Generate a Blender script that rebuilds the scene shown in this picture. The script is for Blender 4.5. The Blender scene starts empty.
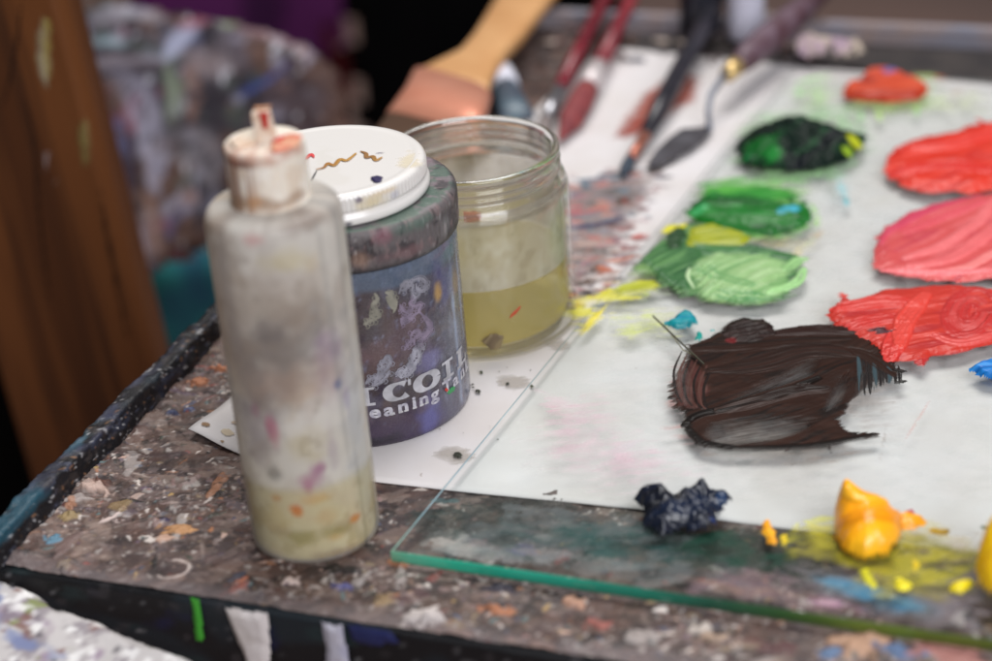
import bpy, bmesh, math, random
import numpy as np
from mathutils import Vector, Matrix

rng = np.random.default_rng(11)
random.seed(5)
S = bpy.context.scene
COL = S.collection

# ------------------------------------------------------------------ camera
F, PITCH, ROLL, ZC = 1900.0, 0.480985, -0.080089, 0.364676
CX, CY = 496.0, 330.5
EYE = np.array([0, 0, ZC])
cp, sp, cr, sr = math.cos(PITCH), math.sin(PITCH), math.cos(ROLL), math.sin(ROLL)
FWD = np.array([0, cp, -sp])
RGT = cr * np.array([1., 0, 0]) + sr * np.array([0, sp, cp])
UPV = -sr * np.array([1., 0, 0]) + cr * np.array([0, sp, cp])


def ray(px, py):
    return (px - CX) / F * RGT - (py - CY) / F * UPV + FWD


def at(px, py, z=0.0):
    d = ray(px, py)
    return EYE + d * ((z - ZC) / d[2])


cam_d = bpy.data.cameras.new('camera')
cam = bpy.data.objects.new('camera', cam_d)
COL.objects.link(cam)
cam.matrix_world = Matrix((
    (RGT[0], UPV[0], -FWD[0], 0), (RGT[1], UPV[1], -FWD[1], 0), (RGT[2], UPV[2], -FWD[2], ZC), (0, 0, 0, 1)))
cam_d.sensor_width = 36
cam_d.lens = F / 992 * 36
cam_d.clip_start = 0.02
cam_d.clip_end = 60
cam_d.dof.use_dof = True
cam_d.dof.focus_distance = 0.712
cam_d.dof.aperture_fstop = 4.6
cam_d.dof.aperture_blades = 0
S.camera = cam


# ------------------------------------------------------------------ small helpers
def lin(c, k=1.0):
    c = np.asarray(c, float) / 255.0
    return np.where(c <= 0.04045, c / 12.92, ((c + 0.055) / 1.055) ** 2.4) * k


def vnoise(x, y, seed=0):
    x = np.asarray(x, float); y = np.asarray(y, float)
    ix = np.floor(x).astype(np.int64); iy = np.floor(y).astype(np.int64)
    fx = x - ix; fy = y - iy
    fx = fx * fx * (3 - 2 * fx); fy = fy * fy * (3 - 2 * fy)

    def h(a, b):
        n = (a * 374761393 + b * 668265263 + seed * 974634541) & 0x7fffffff
        n = ((n ^ (n >> 13)) * 1274126177) & 0x7fffffff
        n = ((n ^ (n >> 15)) * 73856093) & 0x7fffffff
        return ((n >> 7) & 0xffff) / 65535.0
    a = h(ix, iy); b = h(ix + 1, iy); c = h(ix, iy + 1); d = h(ix + 1, iy + 1)
    return (a + (b - a) * fx) * (1 - fy) + (c + (d - c) * fx) * fy


def fbm(x, y, seed=0, octv=4):
    s, a, t = 0, 1.0, 0
    for i in range(octv):
        s = s + a * vnoise(x, y, seed + i * 17)
        t += a; a *= .5
        x = x * 2.03 + 3.1; y = y * 2.03 + 1.7
    return s / t


def sstep(a, b, x):
    t = np.clip((x - a) / (b - a), 0, 1)
    return t * t * (3 - 2 * t)


def tag(o, label=None, cat=None, group=None, kind=None):
    if label: o['label'] = label
    if cat: o['category'] = cat
    if group: o['group'] = group
    if kind: o['kind'] = kind
    return o


def empty(name, loc=(0, 0, 0)):
    o = bpy.data.objects.new(name, None)
    o.location = loc
    o.empty_display_size = .01
    COL.objects.link(o)
    return o


def link(name, me, parent=None):
    o = bpy.data.objects.new(name, me)
    COL.objects.link(o)
    if parent is not None:
        o.parent = parent
        o.matrix_parent_inverse = Matrix.Translation(-Vector(parent.location))
    return o


def np_mesh(name, V, faces, mat, parent=None, col=None, cover=None, smooth=True):
    """V (n,3); faces (m,4) or (m,3) int array"""
    me = bpy.data.meshes.new(name)
    V = np.asarray(V, np.float32); faces = np.asarray(faces, np.int32)
    m, k = faces.shape
    me.vertices.add(len(V)); me.vertices.foreach_set('co', V.ravel())
    me.loops.add(m * k); me.loops.foreach_set('vertex_index', faces.ravel())
    me.polygons.add(m)
    me.polygons.foreach_set('loop_start', np.arange(0, m * k, k, dtype=np.int32))
    me.polygons.foreach_set('loop_total', np.full(m, k, np.int32))
    me.update(calc_edges=True)
    me.validate()
    if smooth:
        me.polygons.foreach_set('use_smooth', np.ones(len(me.polygons), bool))
    if col is not None:
        a = me.color_attributes.new('Col', 'FLOAT_COLOR', 'POINT')
        c4 = np.ones((len(V), 4), np.float32); c4[:, :3] = col
        a.data.foreach_set('color', c4.ravel())
    if cover is not None:
        a = me.attributes.new('Cover', 'FLOAT', 'POINT')
        a.data.foreach_set('value', np.asarray(cover, np.float32).ravel())
    if mat: me.materials.append(mat)
    return link(name, me, parent)


def bm_obj(name, bm, mat, parent=None, smooth=False):
    bmesh.ops.recalc_face_normals(bm, faces=bm.faces[:])
    me = bpy.data.meshes.new(name)
    bm.to_mesh(me); bm.free()
    if smooth:
        for p in me.polygons: p.use_smooth = True
    if mat: me.materials.append(mat)
    return link(name, me, parent)


# ------------------------------------------------------------------ materials
def thin_fresnel(nt, ior):
    fr = nt.nodes.new('ShaderNodeFresnel'); ge = nt.nodes.new('ShaderNodeNewGeometry')
    mr = nt.nodes.new('ShaderNodeMapRange'); mr.inputs[3].default_value = ior; mr.inputs[4].default_value = 1/ior
    nt.links.new(ge.outputs['Backfacing'], mr.inputs[0]); nt.links.new(mr.outputs[0], fr.inputs['IOR'])
    return fr


def new_mat(name):
    m = bpy.data.materials.new(name); m.use_nodes = True
    nt = m.node_tree
    for n in list(nt.nodes): nt.nodes.remove(n)
    out = nt.nodes.new('ShaderNodeOutputMaterial')
    return m, nt, out


def add_bump(nt, bsdf, scale, strength, dist=.0005, detail=4, stretch=None):
    tc = nt.nodes.new('ShaderNodeTexCoord')
    nz = nt.nodes.new('ShaderNodeTexNoise')
    nz.inputs['Scale'].default_value = scale; nz.inputs['Detail'].default_value = detail
    src = tc.outputs['Object']
    if stretch:
        mp = nt.nodes.new('ShaderNodeMapping'); mp.inputs['Scale'].default_value = stretch
        nt.links.new(src, mp.inputs['Vector']); src = mp.outputs['Vector']
    nt.links.new(src, nz.inputs['Vector'])
    b = nt.nodes.new('ShaderNodeBump')
    b.inputs['Strength'].default_value = strength; b.inputs['Distance'].default_value = dist
    nt.links.new(nz.outputs['Fac'], b.inputs['Height'])
    nt.links.new(b.outputs['Normal'], bsdf.inputs['Normal'])
    return nz


def vcol_mat(name, rough=.35, spec=.5, bump=None, film=False, coat=0.0, rough_var=0.0, sss=0.0):
    m, nt, out = new_mat(name)
    p = nt.nodes.new('ShaderNodeBsdfPrincipled')
    at_ = nt.nodes.new('ShaderNodeAttribute'); at_.attribute_name = 'Col'
    nt.links.new(at_.outputs['Color'], p.inputs['Base Color'])
    p.inputs['Roughness'].default_value = rough
    p.inputs['Specular IOR Level'].default_value = spec
    p.inputs['Coat Weight'].default_value = coat
    p.inputs['Coat Roughness'].default_value = .12
    if sss:
        p.inputs['Subsurface Weight'].default_value = sss
        p.inputs['Subsurface Radius'].default_value = (.003, .002, .001)
        p.inputs['Subsurface Scale'].default_value = .5
    if bump:
        nz = add_bump(nt, p, *bump)
        if rough_var:
            mr = nt.nodes.new('ShaderNodeMapRange')
            mr.inputs[1].default_value = .3; mr.inputs[2].default_value = .7
            mr.inputs[3].default_value = rough - rough_var; mr.inputs[4].default_value = rough + rough_var
            nt.links.new(nz.outputs['Fac'], mr.inputs[0]); nt.links.new(mr.outputs[0], p.inputs['Roughness'])
    if film:
        tr = nt.nodes.new('ShaderNodeBsdfTransparent')
        mx = nt.nodes.new('ShaderNodeMixShader')
        cv = nt.nodes.new('ShaderNodeAttribute'); cv.attribute_name = 'Cover'
        nt.links.new(cv.outputs['Fac'], mx.inputs[0])
        nt.links.new(tr.outputs[0], mx.inputs[1]); nt.links.new(p.outputs[0], mx.inputs[2])
        nt.links.new(mx.outputs[0], out.inputs[0])
    else:
        nt.links.new(p.outputs[0], out.inputs[0])
    return m


def plain_mat(name, col, rough=.5, spec=.5, bump=None, metal=0.0, noise_col=None, nscale=40, stretch=None, sheen=0):
    m, nt, out = new_mat(name)
    p = nt.nodes.new('ShaderNodeBsdfPrincipled')
    p.inputs['Base Color'].default_value = (*lin(col), 1)
    p.inputs['Roughness'].default_value = rough; p.inputs['Metallic'].default_value = metal
    p.inputs['Specular IOR Level'].default_value = spec
    if noise_col is not None:
        tc = nt.nodes.new('ShaderNodeTexCoord'); mp = nt.nodes.new('ShaderNodeMapping')
        mp.inputs['Scale'].default_value = stretch or (1, 1, 1)
        nz = nt.nodes.new('ShaderNodeTexNoise'); nz.inputs['Scale'].default_value = nscale; nz.inputs['Detail'].default_value = 6
        rp = nt.nodes.new('ShaderNodeValToRGB')
        rp.color_ramp.elements[0].position = .35; rp.color_ramp.elements[1].position = .65
        rp.color_ramp.elements[0].color = (*lin(col), 1); rp.color_ramp.elements[1].color = (*lin(noise_col), 1)
        nt.links.new(tc.outputs['Object'], mp.inputs[0]); nt.links.new(mp.outputs[0], nz.inputs['Vector'])
        nt.links.new(nz.outputs['Fac'], rp.inputs[0]); nt.links.new(rp.outputs[0], p.inputs['Base Color'])
    if bump: add_bump(nt, p, *bump)
    nt.links.new(p.outputs[0], out.inputs[0])
    return m


M_OIL = vcol_mat('oil_paint', .42, .35, bump=(900, .12, .0003))
M_WET = vcol_mat('wet_oil_paint', .3, .45, bump=(500, .12, .0004), coat=.1)
M_DARKOIL = vcol_mat('dark_oil_paint', .4, .12, bump=(900, .1, .0003))
M_OILF = vcol_mat('oil_paint_feathered', .4, .35, bump=(900, .1, .0003), film=True)
M_DARKF = vcol_mat('dark_paint_feathered', .42, .13, bump=(700, .12, .0003), film=True)
M_DRY = vcol_mat('dried_paint', .5, .35, bump=(1500, .5, .0006), rough_var=.12)
M_FILM = vcol_mat('paint_film_and_haze', .3, .35, film=True)
M_STAIN = vcol_mat('paint_stain', .6, .25, film=True)
M_MATTE = vcol_mat('matte_colour', .7, .25, bump=(600, .3, .0006))
M_JARCOAT = vcol_mat('grimy_dark_glass', .3, .5, bump=(700, .25, .0004), coat=.35, rough_var=.12)
M_CAP = vcol_mat('stained_white_plastic', .45, .4, bump=(900, .35, .0004), sss=.15)


def glass_sheet_mat():
    m, nt, out = new_mat('sheet_glass')
    tr = nt.nodes.new('ShaderNodeBsdfTransparent'); tr.inputs[0].default_value = (.972, .99, .982, 1)
    gl = nt.nodes.new('ShaderNodeBsdfGlossy'); gl.inputs['Roughness'].default_value = .12
    fr = thin_fresnel(nt, 1.36)
    mx = nt.nodes.new('ShaderNodeMixShader')
    nt.links.new(fr.outputs[0], mx.inputs[0]); nt.links.new(tr.outputs[0], mx.inputs[1]); nt.links.new(gl.outputs[0], mx.inputs[2])
    nt.links.new(mx.outputs[0], out.inputs[0])
    return m


def clear_glass_mat():
    m, nt, out = new_mat('clear_jar_glass')
    p = nt.nodes.new('ShaderNodeBsdfPrincipled')
    p.inputs['Base Color'].default_value = (.955, .975, .955, 1)
    p.inputs['Roughness'].default_value = .02
    p.inputs['IOR'].default_value = 1.48
    p.inputs['Transmission Weight'].default_value = 1
    nt.links.new(p.outputs[0], out.inputs[0])
    return m


def liquid_mat():
    m, nt, out = new_mat('cloudy_solvent')
    p = nt.nodes.new('ShaderNodeBsdfTransparent'); p.inputs[0].default_value = (.93, .88, .66, 1)
    d = nt.nodes.new('ShaderNodeBsdfTranslucent'); d.inputs[0].default_value = (*lin((224, 210, 152)), 1)
    d2 = nt.nodes.new('ShaderNodeBsdfDiffuse'); d2.inputs[0].default_value = (*lin((214, 199, 140)), 1)
    a = nt.nodes.new('ShaderNodeMixShader'); a.inputs[0].default_value = .5
    b = nt.nodes.new('ShaderNodeMixShader'); b.inputs[0].default_value = .5
    nt.links.new(d.outputs[0], a.inputs[1]); nt.links.new(d2.outputs[0], a.inputs[2])
    nt.links.new(p.outputs[0], b.inputs[1]); nt.links.new(a.outputs[0], b.inputs[2])
    nt.links.new(b.outputs[0], out.inputs[0])
    return m


def bottle_mat():
    m, nt, out = new_mat('cloudy_plastic')
    at_ = nt.nodes.new('ShaderNodeAttribute'); at_.attribute_name = 'Col'
    cv = nt.nodes.new('ShaderNodeAttribute'); cv.attribute_name = 'Cover'
    p = nt.nodes.new('ShaderNodeBsdfPrincipled')
    p.inputs['Roughness'].default_value = .38; p.inputs['Specular IOR Level'].default_value = .45
    nt.links.new(at_.outputs['Color'], p.inputs['Base Color'])
    tl = nt.nodes.new('ShaderNodeBsdfTranslucent'); nt.links.new(at_.outputs['Color'], tl.inputs[0])
    a = nt.nodes.new('ShaderNodeMixShader'); a.inputs[0].default_value = .3
    nt.links.new(p.outputs[0], a.inputs[1]); nt.links.new(tl.outputs[0], a.inputs[2])
    tr = nt.nodes.new('ShaderNodeBsdfTransparent'); tr.inputs[0].default_value = (.97, .96, .93, 1)
    b = nt.nodes.new('ShaderNodeMixShader')
    nt.links.new(cv.outputs['Fac'], b.inputs[0])
    nt.links.new(tr.outputs[0], b.inputs[1]); nt.links.new(a.outputs[0], b.inputs[2])
    nt.links.new(b.outputs[0], out.inputs[0])
    return m


# ------------------------------------------------------------------ surfaces on which paint is laid
class Flat:
    def __init__(s, P0, U, V):
        s.P0 = np.array(P0, float); s.U = np.array(U, float); s.V = np.array(V, float)
        s.U /= np.linalg.norm(s.U); s.V = s.V - s.U*(s.U @ s.V); s.V /= np.linalg.norm(s.V)
        s.N = np.cross(s.U, s.V)

    def pix(s, p):
        d = ray(*p); t = ((s.P0 - EYE) @ s.N) / (d @ s.N)
        q = EYE + d * t - s.P0
        return np.array([q @ s.U, q @ s.V])

    def pos(s, u, v, h):
        return s.P0 + u[..., None] * s.U + v[..., None] * s.V + h[..., None] * s.N


class Cyl:
    def __init__(s, x, y, R):
        s.x, s.y, s.R = x, y, R

    def pix(s, p):
        d = ray(*p); a = d[0]**2 + d[1]**2; b = -(d[0]*s.x + d[1]*s.y); c = s.x**2 + s.y**2 - s.R**2
        t = (-b - math.sqrt(max(b*b - a*c, 0))) / a
        q = EYE + d * t
        return np.array([math.atan2(q[0]-s.x, -(q[1]-s.y)) * s.R, q[2]])

    def pos(s, u, v, h):
        th = u / s.R; r = s.R + h
        return np.stack([s.x + r*np.sin(th), s.y - r*np.cos(th), v + 0*th], -1)


def table_plane(z):
    return Flat((0, 0, z), (1, 0, 0), (0, 1, 0))


def smooth(pts, n_=40):
    pts = np.array(pts); t = np.linspace(0, len(pts)-1, n_); out_ = []
    for a in t:
        i_ = min(int(a), len(pts)-2); f_ = a-i_
        p0, p1, p2, p3 = pts[max(i_-1, 0)], pts[i_], pts[i_+1], pts[min(i_+2, len(pts)-1)]
        out_.append(.5*((2*p1)+(-p0+p2)*f_+(2*p0-5*p1+4*p2-p3)*f_*f_+(-p0+3*p1-3*p2+p3)*f_**3))
    return out_


class Canvas:
    """a height field of paint laid on a surface: strokes and fills in layers, then one mesh"""

    def __init__(s, surf, pts, res=.0003, pad=.003, seed=0):
        s.surf = surf; s.res = res; s.seed = seed * 101 + 7
        q = np.array([surf.pix(p) for p in pts])
        lo, hi = q.min(0) - pad, q.max(0) + pad
        nu, nv = int((hi[0]-lo[0])/res) + 2, int((hi[1]-lo[1])/res) + 2
        s.u, s.v = np.meshgrid(lo[0] + np.arange(nu)*res, lo[1] + np.arange(nv)*res)
        s.H = np.zeros_like(s.u); s.A = np.zeros_like(s.u); s.C = np.zeros(s.u.shape + (3,))

    def nxt(s):
        s.seed += 31
        return s.seed

    def sd(s, P):
        d = np.full(s.u.shape, 1e9); ins = np.zeros(s.u.shape, bool)
        n = len(P)
        for i in range(n):
            a, b = P[i], P[(i+1) % n]
            e = b - a; L = e @ e + 1e-12
            t = np.clip(((s.u-a[0])*e[0] + (s.v-a[1])*e[1]) / L, 0, 1)
            d = np.minimum(d, np.hypot(s.u-a[0]-t*e[0], s.v-a[1]-t*e[1]))
            c = (a[1] > s.v) != (b[1] > s.v)
            xx = a[0] + (s.v-a[1]) / (e[1] + (1e-12 if abs(e[1]) < 1e-12 else 0)) * e[0]
            ins ^= c & (s.u < xx)
        return np.where(ins, d, -d)

    def _dir(s, dirpx):
        if dirpx is None: return 1.0, 0.0
        a, b = s.surf.pix(dirpx[0]), s.surf.pix(dirpx[1])
        e = b - a; e /= np.linalg.norm(e) + 1e-12
        return e[0], e[1]

    def fill(s, poly, col, h=.001, edge=.001, rag=.0005, dirpx=None, ridge=.0003, rsize=.0012, rlen=14, col2=None,
             streak=.6, lump=0., lscale=.006, soft=.0003, alpha=1., dome=False, cover=1., keep=.3, warp=.0015, bend=0):
        P = np.array([s.surf.pix(p) for p in poly])
        d = s.sd(P)
        dx, dy = s._dir(dirpx)
        sd_ = s.nxt()
        wu = s.u + warp*2*(fbm(s.u/.012, s.v/.012, sd_+3, 2)-.5)
        wv = s.v + warp*2*(fbm(s.u/.012, s.v/.012, sd_+5, 2)-.5)
        al = wu*dx + wv*dy; ac = -wu*dy + wv*dx
        if bend: ac = ac + bend*(al-al.mean())**2
        br = .65*vnoise(ac/rsize, al/(rsize*rlen), sd_) + .35*vnoise(ac/(rsize*.45), al/(rsize*rlen*.6), sd_+9)
        n1 = fbm(s.u/.0045, s.v/.0045, sd_+1, 4)
        if dirpx is not None:
            gv, gu = np.gradient(d, s.res); gn = np.hypot(gu, gv) + 1e-6
            endw = .22 + .78*sstep(.35, .9, np.abs(gu*dx+gv*dy)/gn)*sstep(.3, .7, fbm(s.u/.012, s.v/.012, sd_+71, 2))
        else:
            endw = .8
        d = d + rag*1.8*(n1-.5)*(.4+.6*endw) + rag*2.6*(br-.5)*endw + rag*.5*endw*(fbm(s.u/.0012, s.v/.0012, sd_+77, 2)-.5)
        k = sstep(0, soft, d) * alpha
        if dome:
            D = max(d.max(), 1e-6); t = np.clip(d/D, 0, 1); prof = np.sqrt(np.clip(1-(1-t)**2, 0, 1))
        else:
            prof = sstep(0, 1, np.clip(d/edge, 0, 1))**.7
        hn = h*prof + ridge*2*(br-.5)*np.clip(d/(edge*.6), 0, 1) + lump*2*(fbm(s.u/lscale, s.v/lscale, sd_+2, 4)-.5)*prof
        hn = np.maximum(hn, 0)
        s.H = s.H*(1-k) + (hn + keep*s.H)*k
        c = np.broadcast_to(lin(col), s.C.shape)
        if col2 is not None:
            c2s = col2 if isinstance(col2, list) else [col2]
            for j, cc in enumerate(c2s):
                w = sstep(.48, .72, .55*vnoise(ac/(rsize*1.7), al/(rsize*rlen*1.6), sd_+40+j*7) + .45*fbm(wu/.008, wv/.008, sd_+60+j*5, 3))[..., None]*streak
                c = c*(1-w) + lin(cc)*w
        k3 = k[..., None]
        blend = np.where(s.A[..., None] > .02, k3, 1.0*(k3 > 0))
        s.C = s.C*(1-blend) + c*blend
        s.A = np.maximum(s.A, k*cover)
        return s

    def stroke(s, pts, w, col, h=.0006, rsize=.0009, dry=.0, col2=None, alpha=1., ridge=.34, taper=.4, cover=1., keep=.2, gap=0.0, edge_h=0., soft=None):
        P = np.array([s.surf.pix(p) for p in pts]); sd_ = s.nxt()
        if 2 < len(P) < 8: P = np.array(smooth(P, len(P)*7))
        best = np.full(s.u.shape, 1e9); lat = np.zeros_like(best); lon = np.zeros_like(best); acc = 0.
        for a, b in zip(P[:-1], P[1:]):
            e = b-a; L = np.linalg.norm(e) + 1e-9; e = e/L
            t = (s.u-a[0])*e[0] + (s.v-a[1])*e[1]; tc = np.clip(t, 0, L)
            dd = np.hypot(s.u-a[0]-tc*e[0], s.v-a[1]-tc*e[1])
            sg = -(s.u-a[0])*e[1] + (s.v-a[1])*e[0]
            m = dd < best
            best = np.where(m, dd, best); lat = np.where(m, np.sign(sg)*dd, lat); lon = np.where(m, acc+tc, lon)
            acc += L
        q = lon/acc
        ww = w*(1-taper*np.abs(2*q-1)**2.5)
        br = .6*vnoise(lat/rsize, lon/(rsize*22), sd_) + .4*vnoise(lat/(rsize*.5), lon/(rsize*12), sd_+3)
        d = ww - best + w*.25*(br-.5) + w*.15*(fbm(s.u/.003, s.v/.003, sd_+4, 3)-.5)
        k = sstep(0, soft or min(.0004, w*.4), d)*alpha
        if dry > 0 or gap > 0:
            thr = gap + dry*q
            k = k*sstep(thr-.08, thr+.08, br)
        prof = np.clip(d/(w*.45), 0, 1)**.6
        hn = h*prof*(1-ridge + ridge*2*br) + edge_h*np.exp(-((best-ww*.85)/(w*.18))**2)
        s.H = s.H*(1-k) + (hn + keep*s.H)*k
        c = np.broadcast_to(lin(col), s.C.shape)
        if col2 is not None:
            wgt = sstep(.4, .7, vnoise(lat/(rsize*1.4), lon/(rsize*30), sd_+8))[..., None]*.7
            c = c*(1-wgt) + lin(col2)*wgt
        k3 = k[..., None]
        blend = np.where(s.A[..., None] > .02, k3, 1.0*(k3 > 0))
        s.C = s.C*(1-blend) + c*blend
        s.A = np.maximum(s.A, k*cover)
        return s

    def thin(s, poly, to, soft=.004, rag=.002, dirpx=None, rsize=.0006, seedk=0):
        """scrape paint away: lower the cover inside poly in bristle streaks"""
        d = s.sd(np.array([s.surf.pix(p) for p in poly])); dx, dy = s._dir(dirpx); sd_ = s.nxt()
        ac = -s.u*dy + s.v*dx; al = s.u*dx + s.v*dy
        br = .6*vnoise(ac/rsize, al/(rsize*18), sd_) + .4*fbm(s.u/.003, s.v/.003, sd_+5, 3)
        k = sstep(0, soft, d + rag*2*(br-.5))
        s.A = s.A*(1 - k*(1 - np.clip(to + .9*(br-.5), 0, 1)))
        s.H = s.H*(1-.8*k)
        return s

    def bump(s, p, r, h, col=None, cr=None):
        q = s.surf.pix(p); g = np.exp(-((s.u-q[0])**2 + (s.v-q[1])**2)/(r*r))
        s.H = s.H + h*g*(s.A > .3)
        if col is not None:
            w = sstep(.35, .7, g + .5*(fbm(s.u/.003, s.v/.003, s.nxt(), 3)-.5))[..., None]
            s.C = s.C*(1-w) + lin(col)*w
        return s

    def patchy(s, size=.006, lo=.22, hi=.62, amt=.8):
        s.A = s.A*(1-amt + amt*sstep(lo, hi, fbm(s.u/size, s.v/(size*.7), s.nxt(), 4)))
        return s

    def mesh(s, name, mat, parent=None, film=False, thr=.45, base=.00012, hk=1.0):
        s.H = s.H*hk
        lim = .03 if film else thr
        ok = s.A > lim
        f = ok[:-1, :-1] & ok[1:, :-1] & ok[:-1, 1:] & ok[1:, 1:]
        nu = s.u.shape[1]
        jj, ii = np.nonzero(f)
        a = jj*nu + ii
        faces = np.stack([a, a+1, a+nu+1, a+nu], 1)
        used = np.unique(faces); mp = np.full(s.u.size, -1, np.int64); mp[used] = np.arange(len(used))
        V = s.surf.pos(s.u, s.v, s.H + base).reshape(-1, 3)[used]
        return np_mesh(name, V, mp[faces], mat, parent, s.C.reshape(-1, 3)[used],
                       s.A.reshape(-1)[used] if film else None)


def lathe(name, prof, cx, cy, colfn, mat, parent=None, nseg=192, step=.0012, disp=None, coverfn=None, z0=0.0, close=False):
    """prof: list of (r, z) bottom-outside to top; densified"""
    P = [np.array(prof[0], float)]
    for a, b in zip(prof[:-1], prof[1:]):
        a = np.array(a, float); b = np.array(b, float)
        n = max(1, int(np.linalg.norm(b-a)/step))
        for i in range(1, n+1): P.append(a + (b-a)*i/n)
    P = np.array(P)
    th = np.linspace(-math.pi, math.pi, nseg, endpoint=False)
    T, I = np.meshgrid(th, np.arange(len(P)))
    r = P[:, 0][I]; z = P[:, 1][I]
    rr = r + (disp(T, z, r, I) if disp else 0)
    V = np.stack([cx + rr*np.sin(T), cy - rr*np.cos(T), z0 + z], -1).reshape(-1, 3)
    n = len(P)
    i, j = np.meshgrid(np.arange(n-1), np.arange(nseg), indexing='ij')
    i = i.ravel(); j = j.ravel(); j2 = (j+1) % nseg
    faces = np.stack([i*nseg+j, i*nseg+j2, (i+1)*nseg+j2, (i+1)*nseg+j], 1)
    col = colfn(T, z, r).reshape(-1, 3) if colfn else None
    cov = coverfn(T, z, r).reshape(-1) if coverfn else None
    return np_mesh(name, V, faces, mat, parent, col, cov)


def messy(x, y, base, layers, seed=0):
    """base colour with blotches: layers = (colour, scale, threshold, strength, stretch)"""
    c = np.broadcast_to(lin(base), np.shape(x) + (3,)).copy()
    for i, (cc, sc, thr, st, sx) in enumerate(layers):
        n = fbm(x/sc/sx + 5.3*i, y/sc - 2.1*i, seed + i*13, 4)
        w = (sstep(thr, thr+.1, n)*st)[..., None]
        c = c*(1-w) + lin(cc)*w
    return c


def spot(c, T, z, th, zz, rt, rz, col, st, R, seed):
    """soft irregular mark on a lathed wall, at angle th (deg)"""
    g = np.hypot((T - math.radians(th))*R/rt, (z-zz)/rz)
    n = fbm(T*R/.006, z/.006, seed, 3)
    w = (sstep(1.5, .2, g + 1.5*(n-.5))*st)[..., None]
    return c*(1-w) + lin(col)*w


def grid_box(name, P0, U, V, N, su, sv, sn, nu, nv, colfn, mat, parent=None, dispfn=None):
    """box whose front face (U x V) is a fine grid; N points out of the front; body goes back by sn"""
    U, V, N = [np.array(a, float)/np.linalg.norm(a) for a in (U, V, N)]
    P0 = np.array(P0, float)
    u, v = np.meshgrid(np.linspace(0, su, nu), np.linspace(0, sv, nv))
    h = dispfn(u, v) if dispfn else 0*u
    front = P0 + u[..., None]*U + v[..., None]*V + h[..., None]*N
    back = P0 + u[..., None]*U + v[..., None]*V - sn*N
    VV = np.concatenate([front.reshape(-1, 3), back.reshape(-1, 3)])
    i, j = np.meshgrid(np.arange(nv-1), np.arange(nu-1), indexing='ij'); a = (i*nu+j).ravel()
    f1 = np.stack([a, a+1, a+nu+1, a+nu], 1); o = nu*nv
    f2 = np.stack([a, a+nu, a+nu+1, a+1], 1) + o
    per = np.concatenate([np.arange(nu), np.arange(1, nv)*nu+nu-1, (nv-1)*nu+np.arange(nu-2, -1, -1), np.arange(nv-2, 0, -1)*nu])
    p2 = np.roll(per, -1)
    f3 = np.stack([per, per+o, p2+o, p2], 1)
    c = colfn(u, v).reshape(-1, 3)
    ob = np_mesh(name, VV, np.concatenate([f1, f2, f3]), mat, parent, np.concatenate([c, c]), smooth=False)
    if dispfn is not None:
        for k_, p in enumerate(ob.data.polygons): 
            if k_ < len(f1): p.use_smooth = True
    return ob


def tube(name, pts, radii, mat, parent=None, n=16, flat=None, flat_up=(0, 0, 1)):
    """swept round (or flattened: flat = thickness factor along flat_up) rod"""
    pts = [np.array(p, float) for p in pts]; rows = []
    up = np.array(flat_up, float)
    for i, p in enumerate(pts):
        t = pts[min(i+1, len(pts)-1)] - pts[max(i-1, 0)]; t /= np.linalg.norm(t)
        a = np.cross(t, up); a /= np.linalg.norm(a) + 1e-9; b = np.cross(a, t)
        ang = np.linspace(0, 2*math.pi, n, endpoint=False)
        ra, rb = radii[i] if isinstance(radii[i], tuple) else (radii[i], radii[i])
        rows.append(p + ra*np.cos(ang)[:, None]*a + rb*np.sin(ang)[:, None]*b)
    V = np.concatenate(rows + [[pts[0]], [pts[-1]]]); m = len(pts)
    F_ = []
    for i in range(m-1):
        for j in range(n):
            F_.append((i*n+j, i*n+(j+1) % n, (i+1)*n+(j+1) % n, (i+1)*n+j))
    c0, c1 = m*n, m*n+1
    bm = bmesh.new()
    vs = [bm.verts.new(v) for v in V]
    for f in F_: bm.faces.new([vs[k] for k in f])
    for j in range(n):
        bm.faces.new([vs[c0], vs[(j+1) % n], vs[j]]); bm.faces.new([vs[c1], vs[(m-1)*n+j], vs[(m-1)*n+(j+1) % n]])
    return bm_obj(name, bm, mat, parent, smooth=True)


# ================================================================== SETTING
floor_m = plain_mat('floor_dark', (150, 122, 112), .7, .2, noise_col=(126, 106, 100), nscale=1.2)
bm = bmesh.new()
bmesh.ops.create_grid(bm, x_segments=1, y_segments=1, size=9)
for v in bm.verts: v.co.z = -.78; v.co.y += 4
tag(bm_obj('floor', bm, floor_m), kind='structure')

# ================================================================== TABLE
TC = np.array([-.178, .553]); TH = math.radians(21.5)
TU = np.array([math.cos(TH), -math.sin(TH), 0]); TV = np.array([math.sin(TH), math.cos(TH), 0])
TW, TD = .78, .57


def tw(u, v, z=0.0):
    return np.array([TC[0], TC[1], 0]) + u*TU + v*TV + np.array([0, 0, z])


def tl(p):
    d = np.array([p[0]-TC[0], p[1]-TC[1], 0]); return d @ TU, d @ TV


table = empty('painting_table', (TC[0]+.2, TC[1]+.1, -.03))
tag(table, 'paint crusted studio table with black raised rim, under the bottle, jars and glass', 'table')


def box_tl(bm, u0, u1, v0, v1, z0, z1):
    vs = [bm.verts.new(tw(u, v, z)) for z in (z0, z1) for (u, v) in ((u0, v0), (u1, v0), (u1, v1), (u0, v1))]
    for f in ((0, 3, 2, 1), (4, 5, 6, 7), (0, 1, 5, 4), (1, 2, 6, 5), (2, 3, 7, 6), (3, 0, 4, 7)):
        bm.faces.new([vs[i] for i in f])


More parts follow.
